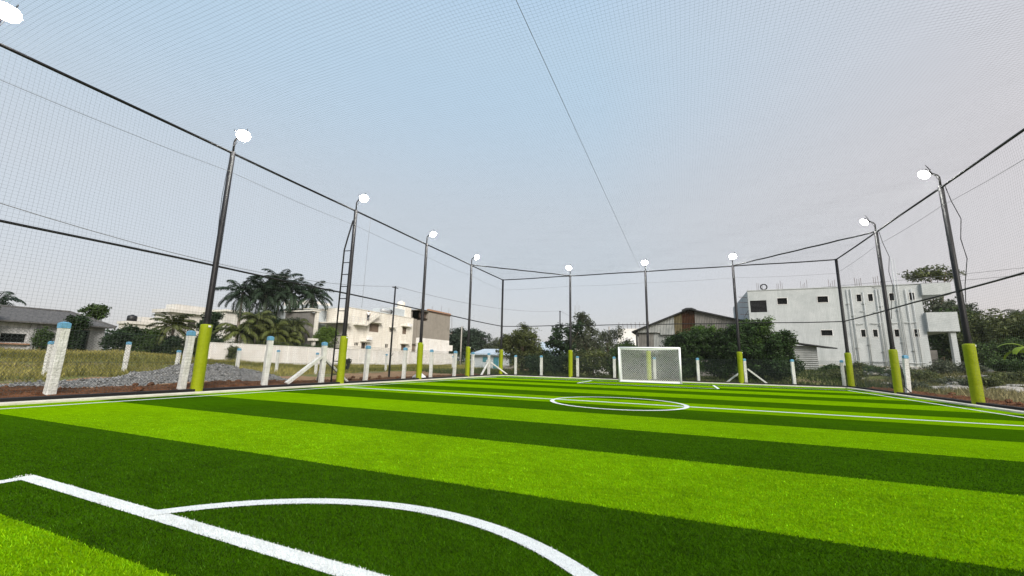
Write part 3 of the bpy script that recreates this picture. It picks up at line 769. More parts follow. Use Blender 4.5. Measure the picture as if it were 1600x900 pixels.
def palm(name,label,x,y,h,fronds=16,flen=2.6,leaf='palm',leafl=.55,trunk=.15,group=None,up=.9,nl=34,bend=1.,stems=None,droopy=.55,z=None):
    z=float(T(x,y))-.05 if z is None else z
    t=thing(name,label,'palm tree',(x,y,z),0,group)
    stems=stems or [(0,0,h)]
    m=MB(); V=[];F=[];TT=[];b=0; rach=MB()
    for sx,sy,sh in stems:
        bx_,by_=sx*.35,sy*.35
        m.tube([(bx_,by_,0),(bx_+(sx-bx_)*.3,by_+(sy-by_)*.3,sh*.35),(bx_+(sx-bx_)*.7,by_+(sy-by_)*.7,sh*.72),(sx,sy,sh)],[trunk*1.3,trunk,trunk*.85,trunk*.7],9)
        for i in range(fronds):
            az=i*2.39996+rnd.uniform(-.3,.3); el=up*(1-(1.25 if droopy!=.45 else 1.65)*(i/fronds))+rnd.uniform(-.12,.12); L_=flen*rnd.uniform(.8,1.12)
            dh=np.array([math.cos(az),math.sin(az),0]); pts=[];p=np.array([sx,sy,sh],float);e=el
            for k in range(9):
                pts.append(p.copy()); p=p+(dh*math.cos(e)+np.array([0,0,math.sin(e)]))*L_/8; e-=bend*.26*(.5+k/8)
            pts=np.array(pts); tint=rnd.gauss(1,.2)
            rach.tube([tuple(q) for q in pts],[.03*flen/2.6]*4+[.022]*3+[.012]*2,4)
            side=np.cross(dh,[0,0,1])
            for j in range(nl):
                f=.12+.87*j/nl; q=f*8; k=min(int(q),7); c=pts[k]*(1-(q-k))+pts[k+1]*(q-k); tg=pts[k+1]-pts[k]; tg=tg/np.linalg.norm(tg)
                ll=leafl*(math.sin(math.pi*min(1,f*.85+.12))**.6)*rnd.uniform(.8,1.15)
                for sg in (1,-1):
                    d=side*sg*.8+tg*.55+np.array([0,0,-droopy+rnd.uniform(-.2,.25)]); d=d/np.linalg.norm(d)
                    wv=tg*.026*flen/2.6*1.9
                    tip=c+d*ll; mid=c+d*ll*.5+np.array([0,0,.04*ll])
                    V+=[c,mid+wv,tip+np.array([0,0,-.12*ll]),mid-wv]; F.append((b,b+1,b+2,b+3)); b+=4; TT+=[max(.4,tint*rnd.uniform(.8,1.2))]*4
    npmesh('crown',np.array(V),np.array(F),M['leaf_'+leaf],t,tint=np.array(TT))
    rach.build('frond_stalks',M['leaf_'+leaf],t)
    m.build('trunk',M['palm_bark'],t,smooth=True)
    return t
# --- right of centre: the hedge mass behind the far fence
GH='bushes of the big hedge behind the goal'
tree('bush','feathery dark green bush right of the goal, before the shed gable',13.9,33.8,4.1,[(0,0,1.5,1.9,1.2,1.5),(.3,.2,2.7,1.6,1.1,1.1),(-1.2,0,1.3,1.1,1,1.2)],'hedge',300,60,.17,.36,.08,'bush',GH,tint=.4)
tree('bush','bright topped feathery bush in the middle of the hedge',15.6,34.4,4.5,[(0,0,1.6,1.9,1.3,1.6),(-.5,.1,3.1,1.5,1.1,1.0),(1.0,0,2.6,1.3,1,1.0)],'hedge_top',290,60,.16,.36,.08,'bush',GH,tint=.4)
tree('bush','dark feathery bush behind the braced post',16.9,33.3,4.4,[(0,0,1.6,1.7,1.2,1.6),(.1,.1,3.1,1.5,1,1.05)],'hedge',280,60,.17,.36,.08,'bush',GH,tint=.4)
tree('bush','tall feathery bush of the hedge before the grey building corner',18.3,34.3,5.0,[(-.1,0,1.7,1.6,1.3,1.7),(-.2,0,3.4,1.4,1,1.15),(.5,.1,2.8,1.2,.9,1.0),(.4,0,4.3,.6,.5,.5)],'hedge_top',310,60,.16,.36,.08,'bush',GH,tint=.4)
tree('bush','low dark bush at the hedge end beside the zinc lean-to',19.2,33.1,3.4,[(0,0,1.1,.9,1.0,1.1),(.15,0,2.3,.95,.9,.9)],'hedge',200,56,.16,.36,.08,'bush',GH,tint=.4)
tree('bush','dark spreading bush at the left end of the hedge, behind the right goal post',12.7,33.0,3.5,[(0,0,1.3,1.4,1.0,1.3),(.3,.1,2.5,1.1,.9,.8)],'hedge',240,58,.17,.36,.07,'bush',GH,tint=.4)
tree('bush','dark low bush directly behind the goal net',11.4,32.6,2.2,[(0,0,.9,1.7,.9,.95)],'dark',150,40,.15,.36,.06,'bush',GH)
# --- left of the goal
tree('round_tree','rounded yellow green tree by the far left corner pole',-.2,34.6,4.6,[(0,0,2.0,1.75,1.5,1.7),(.3,.1,3.4,1.1,1,.85),(-.9,0,2.7,.9,.9,.9),(1.0,0,1.6,.9,.9,1.2)],'olive',300,42,.18,.42,.12)
tree('round_tree','dark glossy tree with ragged top, left of the yellow pad by the goal',3.0,37.5,5.0,[(0,0,3.0,1.2,1.1,1.3),(-.7,0,4.3,.7,.6,.6),(.9,0,4.4,.7,.6,.6),(.5,0,2.0,1.2,1,1.2)],'dark',110,30,.30,.38,.12)
tree('bush','dark undergrowth bush between the two white posts of the end fence',2.4,32.4,2.1,[(0,0,.9,1.5,.9,.9),(1.6,.4,.9,1.2,.8,.9)],'dark',190,40,.15,.36,.06,'bush')
tree('bush','olive leafy bush just behind the yellow pad left of the goal',6.6,32.6,2.6,[(0,0,1.2,1.3,1,1.1),(-1.3,.3,1.0,1.1,.9,1.0)],'olive',190,40,.16,.38,.06,'bush')
tree('bush','dark bush just left of the goal',8.6,33.4,2.9,[(0,0,1.1,1.2,1,1.2),(.7,.4,2.0,.8,.7,.7)],'mid',190,40,.16,.38,.06,'bush')
tree('tall_tree','tall tapering grey green tree with conical top behind the end fence',2.9,47.5,7.3,[(0,0,3.3,2.0,1.6,2.0),(-.5,0,5.4,1.0,.9,1.3),(-.7,0,6.5,.55,.5,.7)],'grey',230,34,.22,.46,.16)
tree('tall_tree','loose brownish tree with bare twigs left of the white block',5.0,49.5,6.2,[(0,0,3.4,1.6,1.4,1.6),(.9,0,4.6,.9,.8,.8),(1.8,0,3.0,1.0,.9,1.2)],'grey',150,26,.2,.46,.13)
tree('bush','fresh green bush beyond the fence under the white block',8.0,40.5,3.4,[(0,0,1.5,1.4,1,1.4)],'mid',170,36,.18,.42,.08,'bush')
tree('bush','dark shrub clump before the blue sheet roof',.6,39.0,2.8,[(0,0,1.2,2.2,1,1.1)],'dark',200,38,.17,.42,.08,'bush')
for x_,y_,l_ in ((-44,97,'large dark far tree behind the concrete pole'),(-39.5,99,'dark far tree behind the pole next to the corner')):
    tree('far_tree',l_,x_,y_,9.6,[(0,0,5.5,4.2,3.5,3.6),(1.5,0,7,2.8,2.4,2.3),(-2.2,0,4.2,3,2.6,3)],'far',260,32,.5,1.0,.3)
tree('far_tree','paler far tree just left of the corner pole',-33.5,100,7.8,[(0,0,4.2,3.6,3,3.0),(2,0,5.6,1.6,1.5,1.4)],'grey',180,30,.45,.9,.25)
# --- far right
tree('umbrella_tree','flat topped tree showing above the grey building roof',44.6,72,14.2,[(0,0,13.2,2.6,2.0,.8),(-1.4,0,12.8,1.4,1.3,.5),(1.5,0,12.9,1.3,1.2,.5)],'olive',70,24,.35,.6,.3)
tree('umbrella_tree','leafy tree seen between the balcony bands of the grey building',42.5,66,8.9,[(0,0,7.4,3.0,2.2,1.6),(1.8,0,6.2,2.0,1.8,1.3)],'grey',150,26,.32,.6,.25)
tree('dense_tree','dark green tree just right of the grey building balconies',41.4,62,7.2,[(0,0,4.0,3.0,2.4,3.0),(.8,0,5.6,1.8,1.6,1.5)],'mid',280,38,.3,.7,.2)
tree('dense_tree','wide olive tree mass behind the tall right pole',43.0,58,6.6,[(0,0,3.6,3.4,2.6,2.9),(1.9,0,4.6,1.8,1.6,1.4),(-2,0,3,1.8,1.6,1.8)],'olive',320,38,.3,.7,.2)
tree('dense_tree','olive tree above the old boundary wall at the right edge',44.5,53,6.3,[(0,0,3.4,3.2,2.4,2.8),(1.5,0,4.8,1.6,1.5,1.2)],'olive',300,38,.28,.66,.2)
tree('bush','dark creeper bush right of the tall right pole',37.0,46.5,3.2,[(0,0,1.2,2.0,1.4,1.4),(1.4,0,1.7,1.2,1,1.1)],'mid',240,38,.2,.5,.08,'bush')
tree('bush','low green bush before the old boundary wall',36.2,41.5,1.7,[(0,0,.6,1.8,1.2,.7)],'mid',150,34,.17,.4,.06,'bush')
tree('bush','dry low scrub bush under the balconies',31.5,40.5,1.2,[(0,0,.4,1.6,1.1,.5)],'grey',110,34,.15,.36,.05,'bush')
tree('bush','small scrub bush left of the tall right pole',27.4,36.0,.9,[(0,0,.3,1.3,1.0,.4)],'olive',90,34,.13,.32,.05,'bush')
tree('bush','grassy scrub clump before the zinc lean-to',23.3,35.5,.9,[(0,0,.3,1.4,.9,.45)],'olive',90,34,.13,.32,.05,'bush')
for i in range(16):
    x_=rnd.uniform(24,38); y_=rnd.uniform(27,43)
    if x_-24 < (30-y_)*.2: continue
    hh=rnd.uniform(.35,.8); ww=rnd.uniform(.6,1.2)
    tree('scrub_bush','low scrub bush on the rough ground below the grey building',x_,y_,hh,[(0,0,hh*.4,ww,ww*.8,hh*.5)],['olive','grey','mid'][i%3],70,30,.13,.3,.03,'bush','scrub below the grey building',limbs=2)
palm('palm_tree','small palm poking above the trees at far right',46.5,60.5,6.6,12,1.5,'grey',.5,.12,None,.9,18)
# bare twig tree
bt=thing('bare_tree','leafless twiggy tree above the trees at the right edge','tree',(45.8,56.5,float(T(45.8,56.5))))
m=MB(); 
def twig(p,d,l,r,n):
    e=p+d*l; m.tube([p,p.lerp(e,.5)+Vector((rnd.uniform(-.05,.05)*l,0,.02*l)),e],[r,r*.8,r*.55],5)
    if n==0: return
    for _ in range(3):
        q=(d+Vector((rnd.uniform(-.7,.7),rnd.uniform(-.7,.7),rnd.uniform(-.1,.6)))).normalized(); twig(p.lerp(e,rnd.uniform(.55,1)),q,l*.62,r*.55,n-1)
twig(Vector((0,0,0)),Vector((.1,0,1)),4.2,.11,4); m.build('trunk',M['bark'],bt)
# banana-like plant at the right edge
bn=thing('banana_plant','bright yellow green broad leaved plant at the right edge','plant',(34.9,39.3,float(T(34.9,39.3))-.05))
m=MB(); st=MB().tube([(0,0,0),(.02,0,.9),(.0,0,1.9)],[.12,.10,.06],8)
for i in range(9):
    az=i*2.4+.4; el=1.15-.12*i; p=np.array([0,0,1.7]); dh=np.array([math.cos(az),math.sin(az),0]); sd=np.cross(dh,[0,0,1]); vs=[];L_=1.7
    for k in range(9):
        w=.23*math.sin(math.pi*(k+.4)/9.2)**.7
        vs+=[p-sd*w-np.array([0,0,.05]),p,p+sd*w-np.array([0,0,.05])]; p=p+(dh*math.cos(el)+np.array([0,0,math.sin(el)]))*L_/8; el-=.24
    m.add(vs,[(3*k+a,3*k+a+1,3*k+a+4,3*k+a+3) for k in range(8) for a in (0,1)])
o=m.build('leaves',None,bn,smooth=True); 
ca=o.data.color_attributes.new('tint','FLOAT_COLOR','POINT'); ca.data.foreach_set('color',np.ones(len(o.data.vertices)*4,np.float32)); o.data.materials.append(M['leaf_banana'])
st.build('stem',M['leaf_banana'],bn)
# --- left side
RP='royal palms behind the white wall'
for x_,y_,h_,n_,l_ in ((-41.9,42.0,12.1,19,'tallest dark royal palm of the group behind the white wall'),(-44.4,38.2,10.0,20,'dark royal palm at the left of the palm group'),
   (-38.4,44.9,10.4,20,'dark royal palm at the right of the palm group, near the white house'),(-42.0,40.0,9.9,20,'low crowned dark royal palm left of the tallest palm'),
   (-40.2,42.6,10.6,20,'broad dark royal palm right below the tallest palm'),(-43.4,41.2,10.9,18,'dark royal palm crown hidden behind the tallest palm')):
    palm('royal_palm',l_,x_,y_,h_,n_,(3.4 if h_>12 else 4.1)*rnd.uniform(.93,1.07),'palm',.95,.2,RP,rnd.uniform(1.25,1.45),34,rnd.uniform(.8,1.0),droopy=.45)
for x_,y_,h_,f_,lf,l_ in ((-36.8,33.6,3.9,3.4,'areca','yellow green drooping palm at the left over the wall'),(-35.0,36.6,4.2,3.2,'areca','yellow green drooping palm in the middle over the wall'),
   (-35.4,39.6,4.9,3.0,'olive','olive drooping palm nearest the roadside pillar'),(-36.4,35.2,5.6,3.0,'olive','olive palm rising between the two yellow green palms'),(-34.4,38.2,3.3,2.6,'areca','short yellow green palm bending over the wall coping')):
    palm('areca_palm',l_,x_,y_,h_,17,f_,lf,.85,.1,'bushy yellow green palms over the white wall',1.25,34,1.2,droopy=.6)
palm('fan_palm','bushy olive palm before the white roofs, behind the gravel heap',-37.3,26.6,3.3,24,2.7,'olive',.75,.14,None,1.4,30,.8,droopy=.35)
palm('coconut_palm','dark palm leaning over the old tiled house at the left edge',-50.5,17.6,4.9,15,2.8,'palm',.7,.17,None,1.15,28,1.1,droopy=.45)
tree('bush','dark leafy creeper bush growing before the old tiled house',-38.6,19.3,3.6,[(0,0,1.5,.6,.65,1.4),(.2,.2,2.8,.6,.7,.7)],'dark',130,36,.2,.42,.1,'bush')
tree('small_tree','light crowned small tree behind the end of the old tiled house',-45.2,23.2,5.6,[(0,0,4.4,1.2,1,.7),(.7,0,4.0,.8,.7,.5)],'mid',90,30,.24,.4,.1)
tree('bush','dark climbing bush on the left wall part of the old house',-39.2,17.6,2.6,[(0,0,1.2,.35,.5,1.0)],'mid',60,34,.18,.36,.07,'bush')
tree('bush','bushy shrub at the left edge before the old house',-39.4,13.6,3.9,[(0,0,1.6,.9,1.2,1.6),(0,0,3.0,.8,.9,.7)],'mid',170,36,.22,.4,.1,'bush')
for i,(x_,y_,h_,lf,l_) in enumerate(((-38.0,22.9,2.7,'dark','dark thicket bush at the right end of the old house'),(-37.6,24.4,2.6,'mid','green thicket bush behind the lone post'),
   (-37.2,26.0,2.3,'dark','dark thicket bush under the bushy olive palm'),(-36.8,28.0,2.5,'olive','olive thicket bush behind the gravel heap pad'),
   (-36.4,30.0,2.7,'dark','dark thicket bush at the left end of the white wall'),(-36.0,32.2,2.8,'mid','green thicket bush above the wall left part'))):
    tree('bush',l_,x_,y_,h_,[(0,0,h_*.42,1.2,1.3,h_*.45),(.2,.4,h_*.75,.9,.9,h_*.22)],lf,190,36,.2,.42,.08,'bush','thicket behind the grass field')
tree('bush','bushy dark growth filling the palm group behind the wall',-39.0,37.0,6.6,[(0,0,2.6,1.6,2.4,2.6),(0,2.6,3.2,1.5,2.0,2.8),(0,1.2,5.2,1.2,2.0,1.5)],'dark',420,38,.22,.5,.1,'bush')
tree('bush','dark growth between the palms and the pillar',-38.4,41.4,6.8,[(0,0,2.6,1.4,1.8,2.5),(0,-.3,5.0,1.2,1.7,1.7)],'dark',330,38,.22,.5,.1,'bush')
tree('dense_tree','dark pointed tree right behind the tall pole by the gravel heap',-45.4,35.2,7.4,[(0,0,4.4,1.4,1.3,2.2),(0,0,6.3,.8,.8,.9)],'dark',170,34,.25,.45,.14)
tree('round_tree','bright green rounded tree beside the white house',-33.9,43.6,5.6,[(0,0,3.4,1.5,1.7,1.7),(.2,.2,4.5,1.0,1.1,.9)],'fresh',240,38,.22,.45,.12)
tree('bush','clipped dark creeper along the wall top by the palms',-32.9,36.5,2.9,[(0,0,2.35,.5,2.6,.35),(0,3.6,2.35,.5,2.6,.35)],'mid',170,34,.14,.3,.05,'bush')
tree('bush','creeper hanging over the left end of the white wall',-31.7,29.6,2.3,[(0,0,1.3,.25,.5,1.0)],'olive',60,30,.14,.28,.04,'bush')
o=None
# far belt of trees that closes the horizon
def belt():
    C_=[]
    for _ in range(1500):
        a=R(rnd.uniform(15,165)); r_=rnd.uniform(135,165); h_=6.5+3*vnoise(math.degrees(a),0,.12,61)+3*vnoise(math.degrees(a),0,.5,62)
        C_.append((13+r_*math.cos(a),r_*math.sin(a),rnd.random()**.7*h_))
    C_=np.array(C_); V,F,tt=leaves(C_,np.full(len(C_),2.0),22,1.1,.2)
    return tag(npmesh('treeline',V,F,M['leaf_far'],tint=tt),'far belt of trees along the horizon','trees',kind='stuff')
stuff(belt())

# ------------------------------------------------------------------ buildings
def wall_holes(m, O, U, N_, w, h, holes, depth=.18):
    """front wall from O along U (unit) and up, holes=(u0,v0,u1,v1); N_ outward"""
    O=Vector(O);U=Vector(U);N_=Vector(N_);Z=Vector((0,0,1))
    us=sorted({0,w,*[q for hh in holes for q in (hh[0],hh[2])]}); vs_=sorted({0,h,*[q for hh in holes for q in (hh[1],hh[3])]})
    P=lambda u,v,d=0: O+U*u+Z*v-N_*d
    for u0,u1 in zip(us[:-1],us[1:]):
        for v0,v1 in zip(vs_[:-1],vs_[1:]):
            cu,cv=(u0+u1)/2,(v0+v1)/2
            if any(a<cu<c and b<cv<d for a,b,c,d in holes): continue
            m.add([P(u0,v0),P(u1,v0),P(u1,v1),P(u0,v1)],[(0,1,2,3)])
    for a,b,c,d in holes:
        for (p,q) in (((a,b),(c,b)),((c,b),(c,d)),((c,d),(a,d)),((a,d),(a,b))):
            m.add([P(*p),P(*q),P(*q,depth),P(*p,depth)],[(0,1,2,3)])
    return m
def shell(m, x0,y0,z0,x1,y1,z1, skip=''):
    q={'s':((x0,y0,z0),(x1,y0,z0),(x1,y0,z1),(x0,y0,z1)),'e':((x1,y0,z0),(x1,y1,z0),(x1,y1,z1),(x1,y0,z1)),
       'n':((x1,y1,z0),(x0,y1,z0),(x0,y1,z1),(x1,y1,z1)),'w':((x0,y1,z0),(x0,y0,z0),(x0,y0,z1),(x0,y1,z1)),
       't':((x0,y0,z1),(x1,y0,z1),(x1,y1,z1),(x0,y1,z1))}
    for k_,v in q.items():
        if k_ not in skip: m.add(v,[(0,1,2,3)])
    return m
# grey building on the right (facade looks toward -y)
gb=thing('grey_building','two storey grey white building with bare window openings and drain pipes','building',(0,0,0))
X0,X1,Y0,Z_0,Z_1=19.36,32.55,46.0,.85,8.5
wins=[(21.83,7.08,22.64,7.68),(25.06,7.15,25.88,7.72),(25.06,4.05,25.92,4.56)]
wins+=[(a,7.13,a+.34,7.78) for a in (28.02,28.86,30.36,31.74)]+[(a,3.93,a+.32,4.57) for a in (28.02,28.88,30.37,31.70)]
big=(19.52,6.35,20.92,7.52)
m=MB(); wall_holes(m,(X0,Y0,Z_0),(1,0,0),(0,-1,0),X1-X0,Z_1-Z_0,[(a-X0,b-Z_0,c-X0,d-Z_0) for a,b,c,d in wins+[big]],.12)
shell(m,X0,Y0,Z_0,X1,Y0+13,Z_1,'s')
m.build('wall',M['grey_white'],gb)
for a,b,c,d in wins:
    f=MB(); t_=.035
    for q in ((a-t_,b-t_,c+t_,b),(a-t_,d,c+t_,d+t_),(a-t_,b,a,d),(c,b,c+t_,d)): f.box(q[0],Y0-.025,q[1],q[2],Y0+.001,q[3])
    w_=f.build('window',M['white_wall'],gb)
    MB().box(a+.002,Y0+.09,b+.002,c-.002,Y0+.115,d-.002).build('pane',M['dark'],w_)
lv=MB()
for i in range(9): 
    z=big[1]+.05+i*.125; lv.bar((big[0]+.01,Y0+.06,z),(big[2]-.01,Y0+.06,z),.02,.06,(0,.8,1))
lv=lv.build('louvre_screen',M['roof_dark'],gb); MB().box(big[0]+.002,Y0+.10,big[1]+.002,big[2]-.002,Y0+.118,big[3]-.002).build('pane',M['dark'],lv)
MB().box(X0-.03,Y0-.06,Z_1,X1+.05,Y0+.12,Z_1+.06).build('coping',M['grey_white'],gb)
MB().box(X0+.0,Y0-.05,1.32,X1,Y0-.002,1.38).build('plinth_ledge',M['shade'],gb)
MB().box(X0+.4,Y0-.12,.5,X1-.2,Y0-.004,.98).build('plinth',M['zinc_dark'],gb)
# projecting balconies at the right end
b1=MB().box(X1+.001,Y0-.25,7.50,34.45,Y0+9,8.52).build('balcony_band',M['grey_white'],gb)
b2=MB().box(X1+.001,Y0-.3,4.35,34.55,Y0+9,5.98).build('balcony_band',M['grey_white'],gb)
MB().box(34.0,Y0-.1,.6,34.35,Y0+.25,4.34).build('pillar',M['grey_white'],gb)
MB().box(34.0,Y0+8.4,.6,34.35,Y0+8.75,4.34).build('pillar',M['grey_white'],gb)
MB().box(X1+.02,Y0+3.0,.6,34.3,Y0+3.15,2.9).build('door',M['zinc_dark'],gb)
MB().box(X1+.3,Y0+2.96,.6,33.2,Y0+2.99,2.5).build('door_leaf',M['shutter'],gb)
for i,(xp,zb,zt,r_) in enumerate(((27.35,1.4,8.3,.04),(27.62,1.4,8.3,.05),(28.50,1.4,8.0,.045),(29.45,1.3,8.2,.05),(29.68,1.3,8.2,.04),(30.82,1.3,10.9,.05),(31.02,1.3,10.9,.035),(31.50,1.4,8.1,.045),(31.90,1.2,8.1,.04))):
    MB().tube([(xp,Y0-.09,zt),(xp,Y0-.09,zb)],r_*.75,8).build('drain_pipe',M['pipe'],gb,smooth=True)
for (x0,x1,z) in ((27.4,28.1,1.75),(28.6,29.6,1.8),(29.9,30.7,1.75),(31.0,32.2,1.75),(27.7,28.3,5.15),(28.8,29.6,5.18),(30.2,30.7,5.2),(31.1,32.0,5.22),(28.2,28.5,6.3),(29.1,29.5,6.2)):
    MB().tube([(x0,Y0-.10,z-.02),((x0+x1)/2,Y0-.10,z-.09),(x1,Y0-.10,z)],.032,6).build('waste_pipe',M['pipe'],gb)
for x_,z_ in ((27.62,2.9),(27.62,5.8),(28.5,3.2),(29.45,2.6),(29.45,4.9),(29.68,6.6),(30.82,3.4),(30.82,6.2),(31.5,2.7),(31.9,4.2),(27.35,6.9),(28.5,6.9)):
    MB().box(x_-.12,Y0-.11,z_,x_+.12,Y0-.003,z_+.05).build('pipe_clip',M['zinc'],gb)
for i,x_ in enumerate((20.3,22.0,24.0,26.2,28.2,29.6)):
    q=MB()
    for k_ in range(4): q.tube([(x_+k_*.16,Y0+.5+.1*(k_%2),Z_1-.1),(x_+k_*.16+rnd.uniform(-.03,.03),Y0+.5,Z_1+.5+rnd.uniform(0,.5))],.016,4)
    q.build('starter_bars',M['rebar'],gb)
q=MB()
for z in (7.9,7.4,6.9,6.2): q.tube([(X0,Y0+.4,z),(X0-.75,Y0+.3,z+.02)],.022,5)
q.tube([(X0,Y0+.3,6.6),(X0-.4,Y0+.3,5.9)],.022,5); q.build('starter_bars',M['rebar'],gb)
rg=MB(); pts=[(20.85+.27*math.cos(a),Y0+.25,Z_1+.38+.27*math.sin(a)) for a in np.linspace(0,2*math.pi,25)]; rg.tube(pts,.055,8)
tag(rg.build('scrap_ring',M['rubber'],None,smooth=True),'dark round ring standing on the grey building roof edge','ring')

# white house (facade looks toward +x)
wh=thing('white_house','weathered cream two storey house with outside stair and sunshades','house',(0,0,0))
XF=-33.0; ya,yb,zt=46.9,63.0,8.55
hw=[(51.55,5.3,53.75,6.65),(56.45,5.55,57.4,6.25),(59.95,5.5,61.1,6.75),(48.6,2.9,49.6,3.45),(50.1,2.55,51.3,3.5),(55.6,2.85,56.5,3.55),(59.9,2.6,61.2,3.65)]
m=MB(); wall_holes(m,(XF,ya,-.3),(0,1,0),(1,0,0),yb-ya,zt+.3,[(a-ya,b+.3,c-ya,d+.3) for a,b,c,d in hw],.22); shell(m,XF-9,ya,-.3,XF,yb,zt,'e'); m.build('wall',M['cream'],wh)
for i,(a,b,c,d) in enumerate(hw):
    f=MB(); t_=.06
    for q in ((a,b,c,b+t_),(a,d-t_,c,d),(a,b+t_,a+t_,d-t_),(c-t_,b+t_,c,d-t_)): f.box(XF-.15,q[0],q[1],XF-.06,q[2],q[3])
    nb=max(2,int((c-a)/.3))
    for k_ in range(1,nb): y_=a+(c-a)*k_/nb; f.box(XF-.13,y_-.025,b+t_,XF-.09,y_+.025,d-t_)
    w_=f.build('window',M['cream'] if i%2 else M['shutter'],wh); MB().box(XF-.20,a+.003,b+.003,XF-.18,c-.003,d-.003).build('pane',M['shutter'] if i in (0,2,6) else M['glass'],w_)
for a,c,z in ((51.2,54.1,6.78),(59.5,61.7,6.85),(49.7,51.8,3.62),(59.5,61.9,3.75),(56.2,57.7,6.35)):
    MB().box(XF+.002,a,z,XF+.6,c,z+.11).build('sunshade',M['shade'],wh)
MB().box(XF-.25,ya-.04,zt,XF+.06,yb,zt+.09).build('coping',M['shade'],wh)
MB().box(XF+.002,48.0,6.05,XF+1.0,50.0,6.22).build('balcony_slab',M['shade'],wh)
MB().box(XF-4,44.4,6.03,XF+1.0,46.88,6.2).build('balcony_slab',M['shade'],wh)
st=MB(); n=11
for i in range(n):
    y0=49.7+3.4*i/n; z0=6.25+2.25*i/n; st.box(XF+.003,y0,z0-.22,XF+.95,y0+3.4/n-.004,z0)
st.build('stair',M['shade'],wh)
rl=MB()
for i in range(8):
    y0=49.8+3.3*i/7; z0=6.25+2.25*i/7; rl.tube([(XF+.92,y0,z0),(XF+.92,y0,z0+.85)],.022,5)
rl.tube([(XF+.92,49.8,7.1),(XF+.92,53.1,9.35)],.028,6)
for i in range(7): rl.tube([(XF+.95,44.5+5.2*i/6,6.21),(XF+.95,44.5+5.2*i/6,7.15)],.022,5)
for z in (6.55,6.85,7.15): rl.tube([(XF+.95,44.5,z),(XF+.95,49.8,z)],.02,5)
rl.tube([(XF+.5,53.2,8.6),(XF+.5,53.2,9.5),(XF+.5,55.4,9.5),(XF+.5,55.4,8.6)],.03,5)
rl.build('railing',M['metal_light'],wh)
MB().box(XF-5,57.6,zt-.01,XF-.6,61.0,9.95).build('roof_room',M['blue_grey'],wh)
MB().box(XF-4,61.0,zt-.01,XF-.5,62.8,10.5).build('roof_room',M['cream'],wh)
MB().box(XF+.05,51.0,3.95,XF+.5,51.9,4.4).build('air_conditioner',M['plastic_white'],wh)
MB().box(XF+.05,61.2,6.97,XF+.5,62.1,7.45).build('air_conditioner',M['plastic_white'],wh)
for y_ in (47.4,50.9,55.2,58.9,62.6): MB().tube([(XF+.07,y_,zt-.2),(XF+.07,y_,.3)],.05,6).build('drain_pipe',M['shade'],wh)
def lathe(prof,n=18):
    vs=[];fs=[]
    for r_,z in prof:
        for k_ in range(n): a=2*math.pi*k_/n; vs.append((r_*math.cos(a),r_*math.sin(a),z))
    for i in range(len(prof)-1):
        for k_ in range(n): fs.append((i*n+k_,i*n+(k_+1)%n,(i+1)*n+(k_+1)%n,(i+1)*n+k_))
    fs.append(tuple(range(n))[::-1]); fs.append(tuple((len(prof)-1)*n+k_ for k_ in range(n))); return MB().add(vs,fs)
TANK=[(.72,0),(.75,.1),(.75,.45),(.78,.5),(.75,.55),(.75,.95),(.6,1.12),(.25,1.2),(.22,1.3)]
tag(lathe(TANK).build('water_tank',M['cream'],None,smooth=True,loc=(XF-2.2,61.9,10.5)),'pale round water tank on top of the white house','water tank')
sh=thing('solar_heater','grey horizontal solar heater drum with dark end on the white house roof','solar heater',(XF-.8,55.0,zt))
MB().tube([(0,0,.62),(0,2.2,.62)],.3,14).build('drum',M['metal_light'],sh,smooth=True)
MB().tube([(0,2.21,.66),(0,2.5,.66)],.33,14).build('end_cap',M['black_plastic'],sh,smooth=True)
q=MB()
for y_ in (.2,2.0): q.tube([(-.3,y_,0),(0,y_,.4),(.3,y_,0)],.03,5)
q.build('stand',M['metal_light'],sh)
# lower blue grey wing left of the white house
bg=thing('grey_house','plain blue grey house block behind the ladder pole','house',(0,0,0))
shell(MB(),-44,43.9,-.3,-37.2,46.7,8.1).build('wall',M['blue_grey'],bg)
MB().box(-44.1,43.8,8.1,-37.1,46.75,8.22).build('coping',M['shade'],bg)
MB().box(-37.19,45.1,5.2,-37.12,45.7,6.2).build('window',M['blue_grey'],bg)
# unfinished house
uh=thing('unfinished_house','unfinished house with bare cement upper walls and whitewashed base','house',(0,0,0))
ya,yb=64.6,76.0
m=MB(); wall_holes(m,(XF,ya,5.15),(0,1,0),(1,0,0),yb-ya,5.25,[(.0,3.3,3.0,5.2)],1.5); shell(m,XF-9,ya,5.15,XF,yb,10.4,'et'); m.add([(XF-9,ya,9.0),(XF,ya,9.0),(XF,yb,9.0),(XF-9,yb,9.0)],[(0,1,2,3)]); m.build('upper_wall',M['raw'],uh)
shell(MB(),XF-8.9,ya+.05,-.3,XF+.05,yb-.04,5.15).build('lower_wall',M['white_wall'],uh)
MB().box(XF-1.49,ya+.02,8.45,XF-1.4,ya+3,10.3).build('dark_opening',M['dark'],uh)
q=MB()
for i in range(7): q.box(XF-.4,ya+.15+i*.42,8.45,XF-.3,ya+.22+i*.42,10.3)
q.build('props',M['rebar'],uh)
MB().box(XF-.35,ya+3.0,10.4,XF+.12,yb+.1,10.95).build('brick_parapet',M['brick'],uh)
MB().box(XF-2,ya-.3,10.33,XF+.25,ya+3.0,10.45).build('roof_slab',M['raw'],uh)
q=MB()
for y_ in (ya+.6,ya+1.9,ya+4.6,ya+8,ya+11): q.tube([(XF-.2,y_,10.4),(XF-.2,y_+.05,11.7+rnd.uniform(0,.6))],.025,4)
q.build('starter_bars',M['rebar'],uh)
MB().box(XF-.3,yb+.001,6.6,XF+.0,yb+1.0,6.75).build('ledge',M['raw'],uh)
MB().box(XF-2,yb+.001,3.0,XF-.02,yb+1.6,4.2).build('side_box',M['white_wall'],uh)
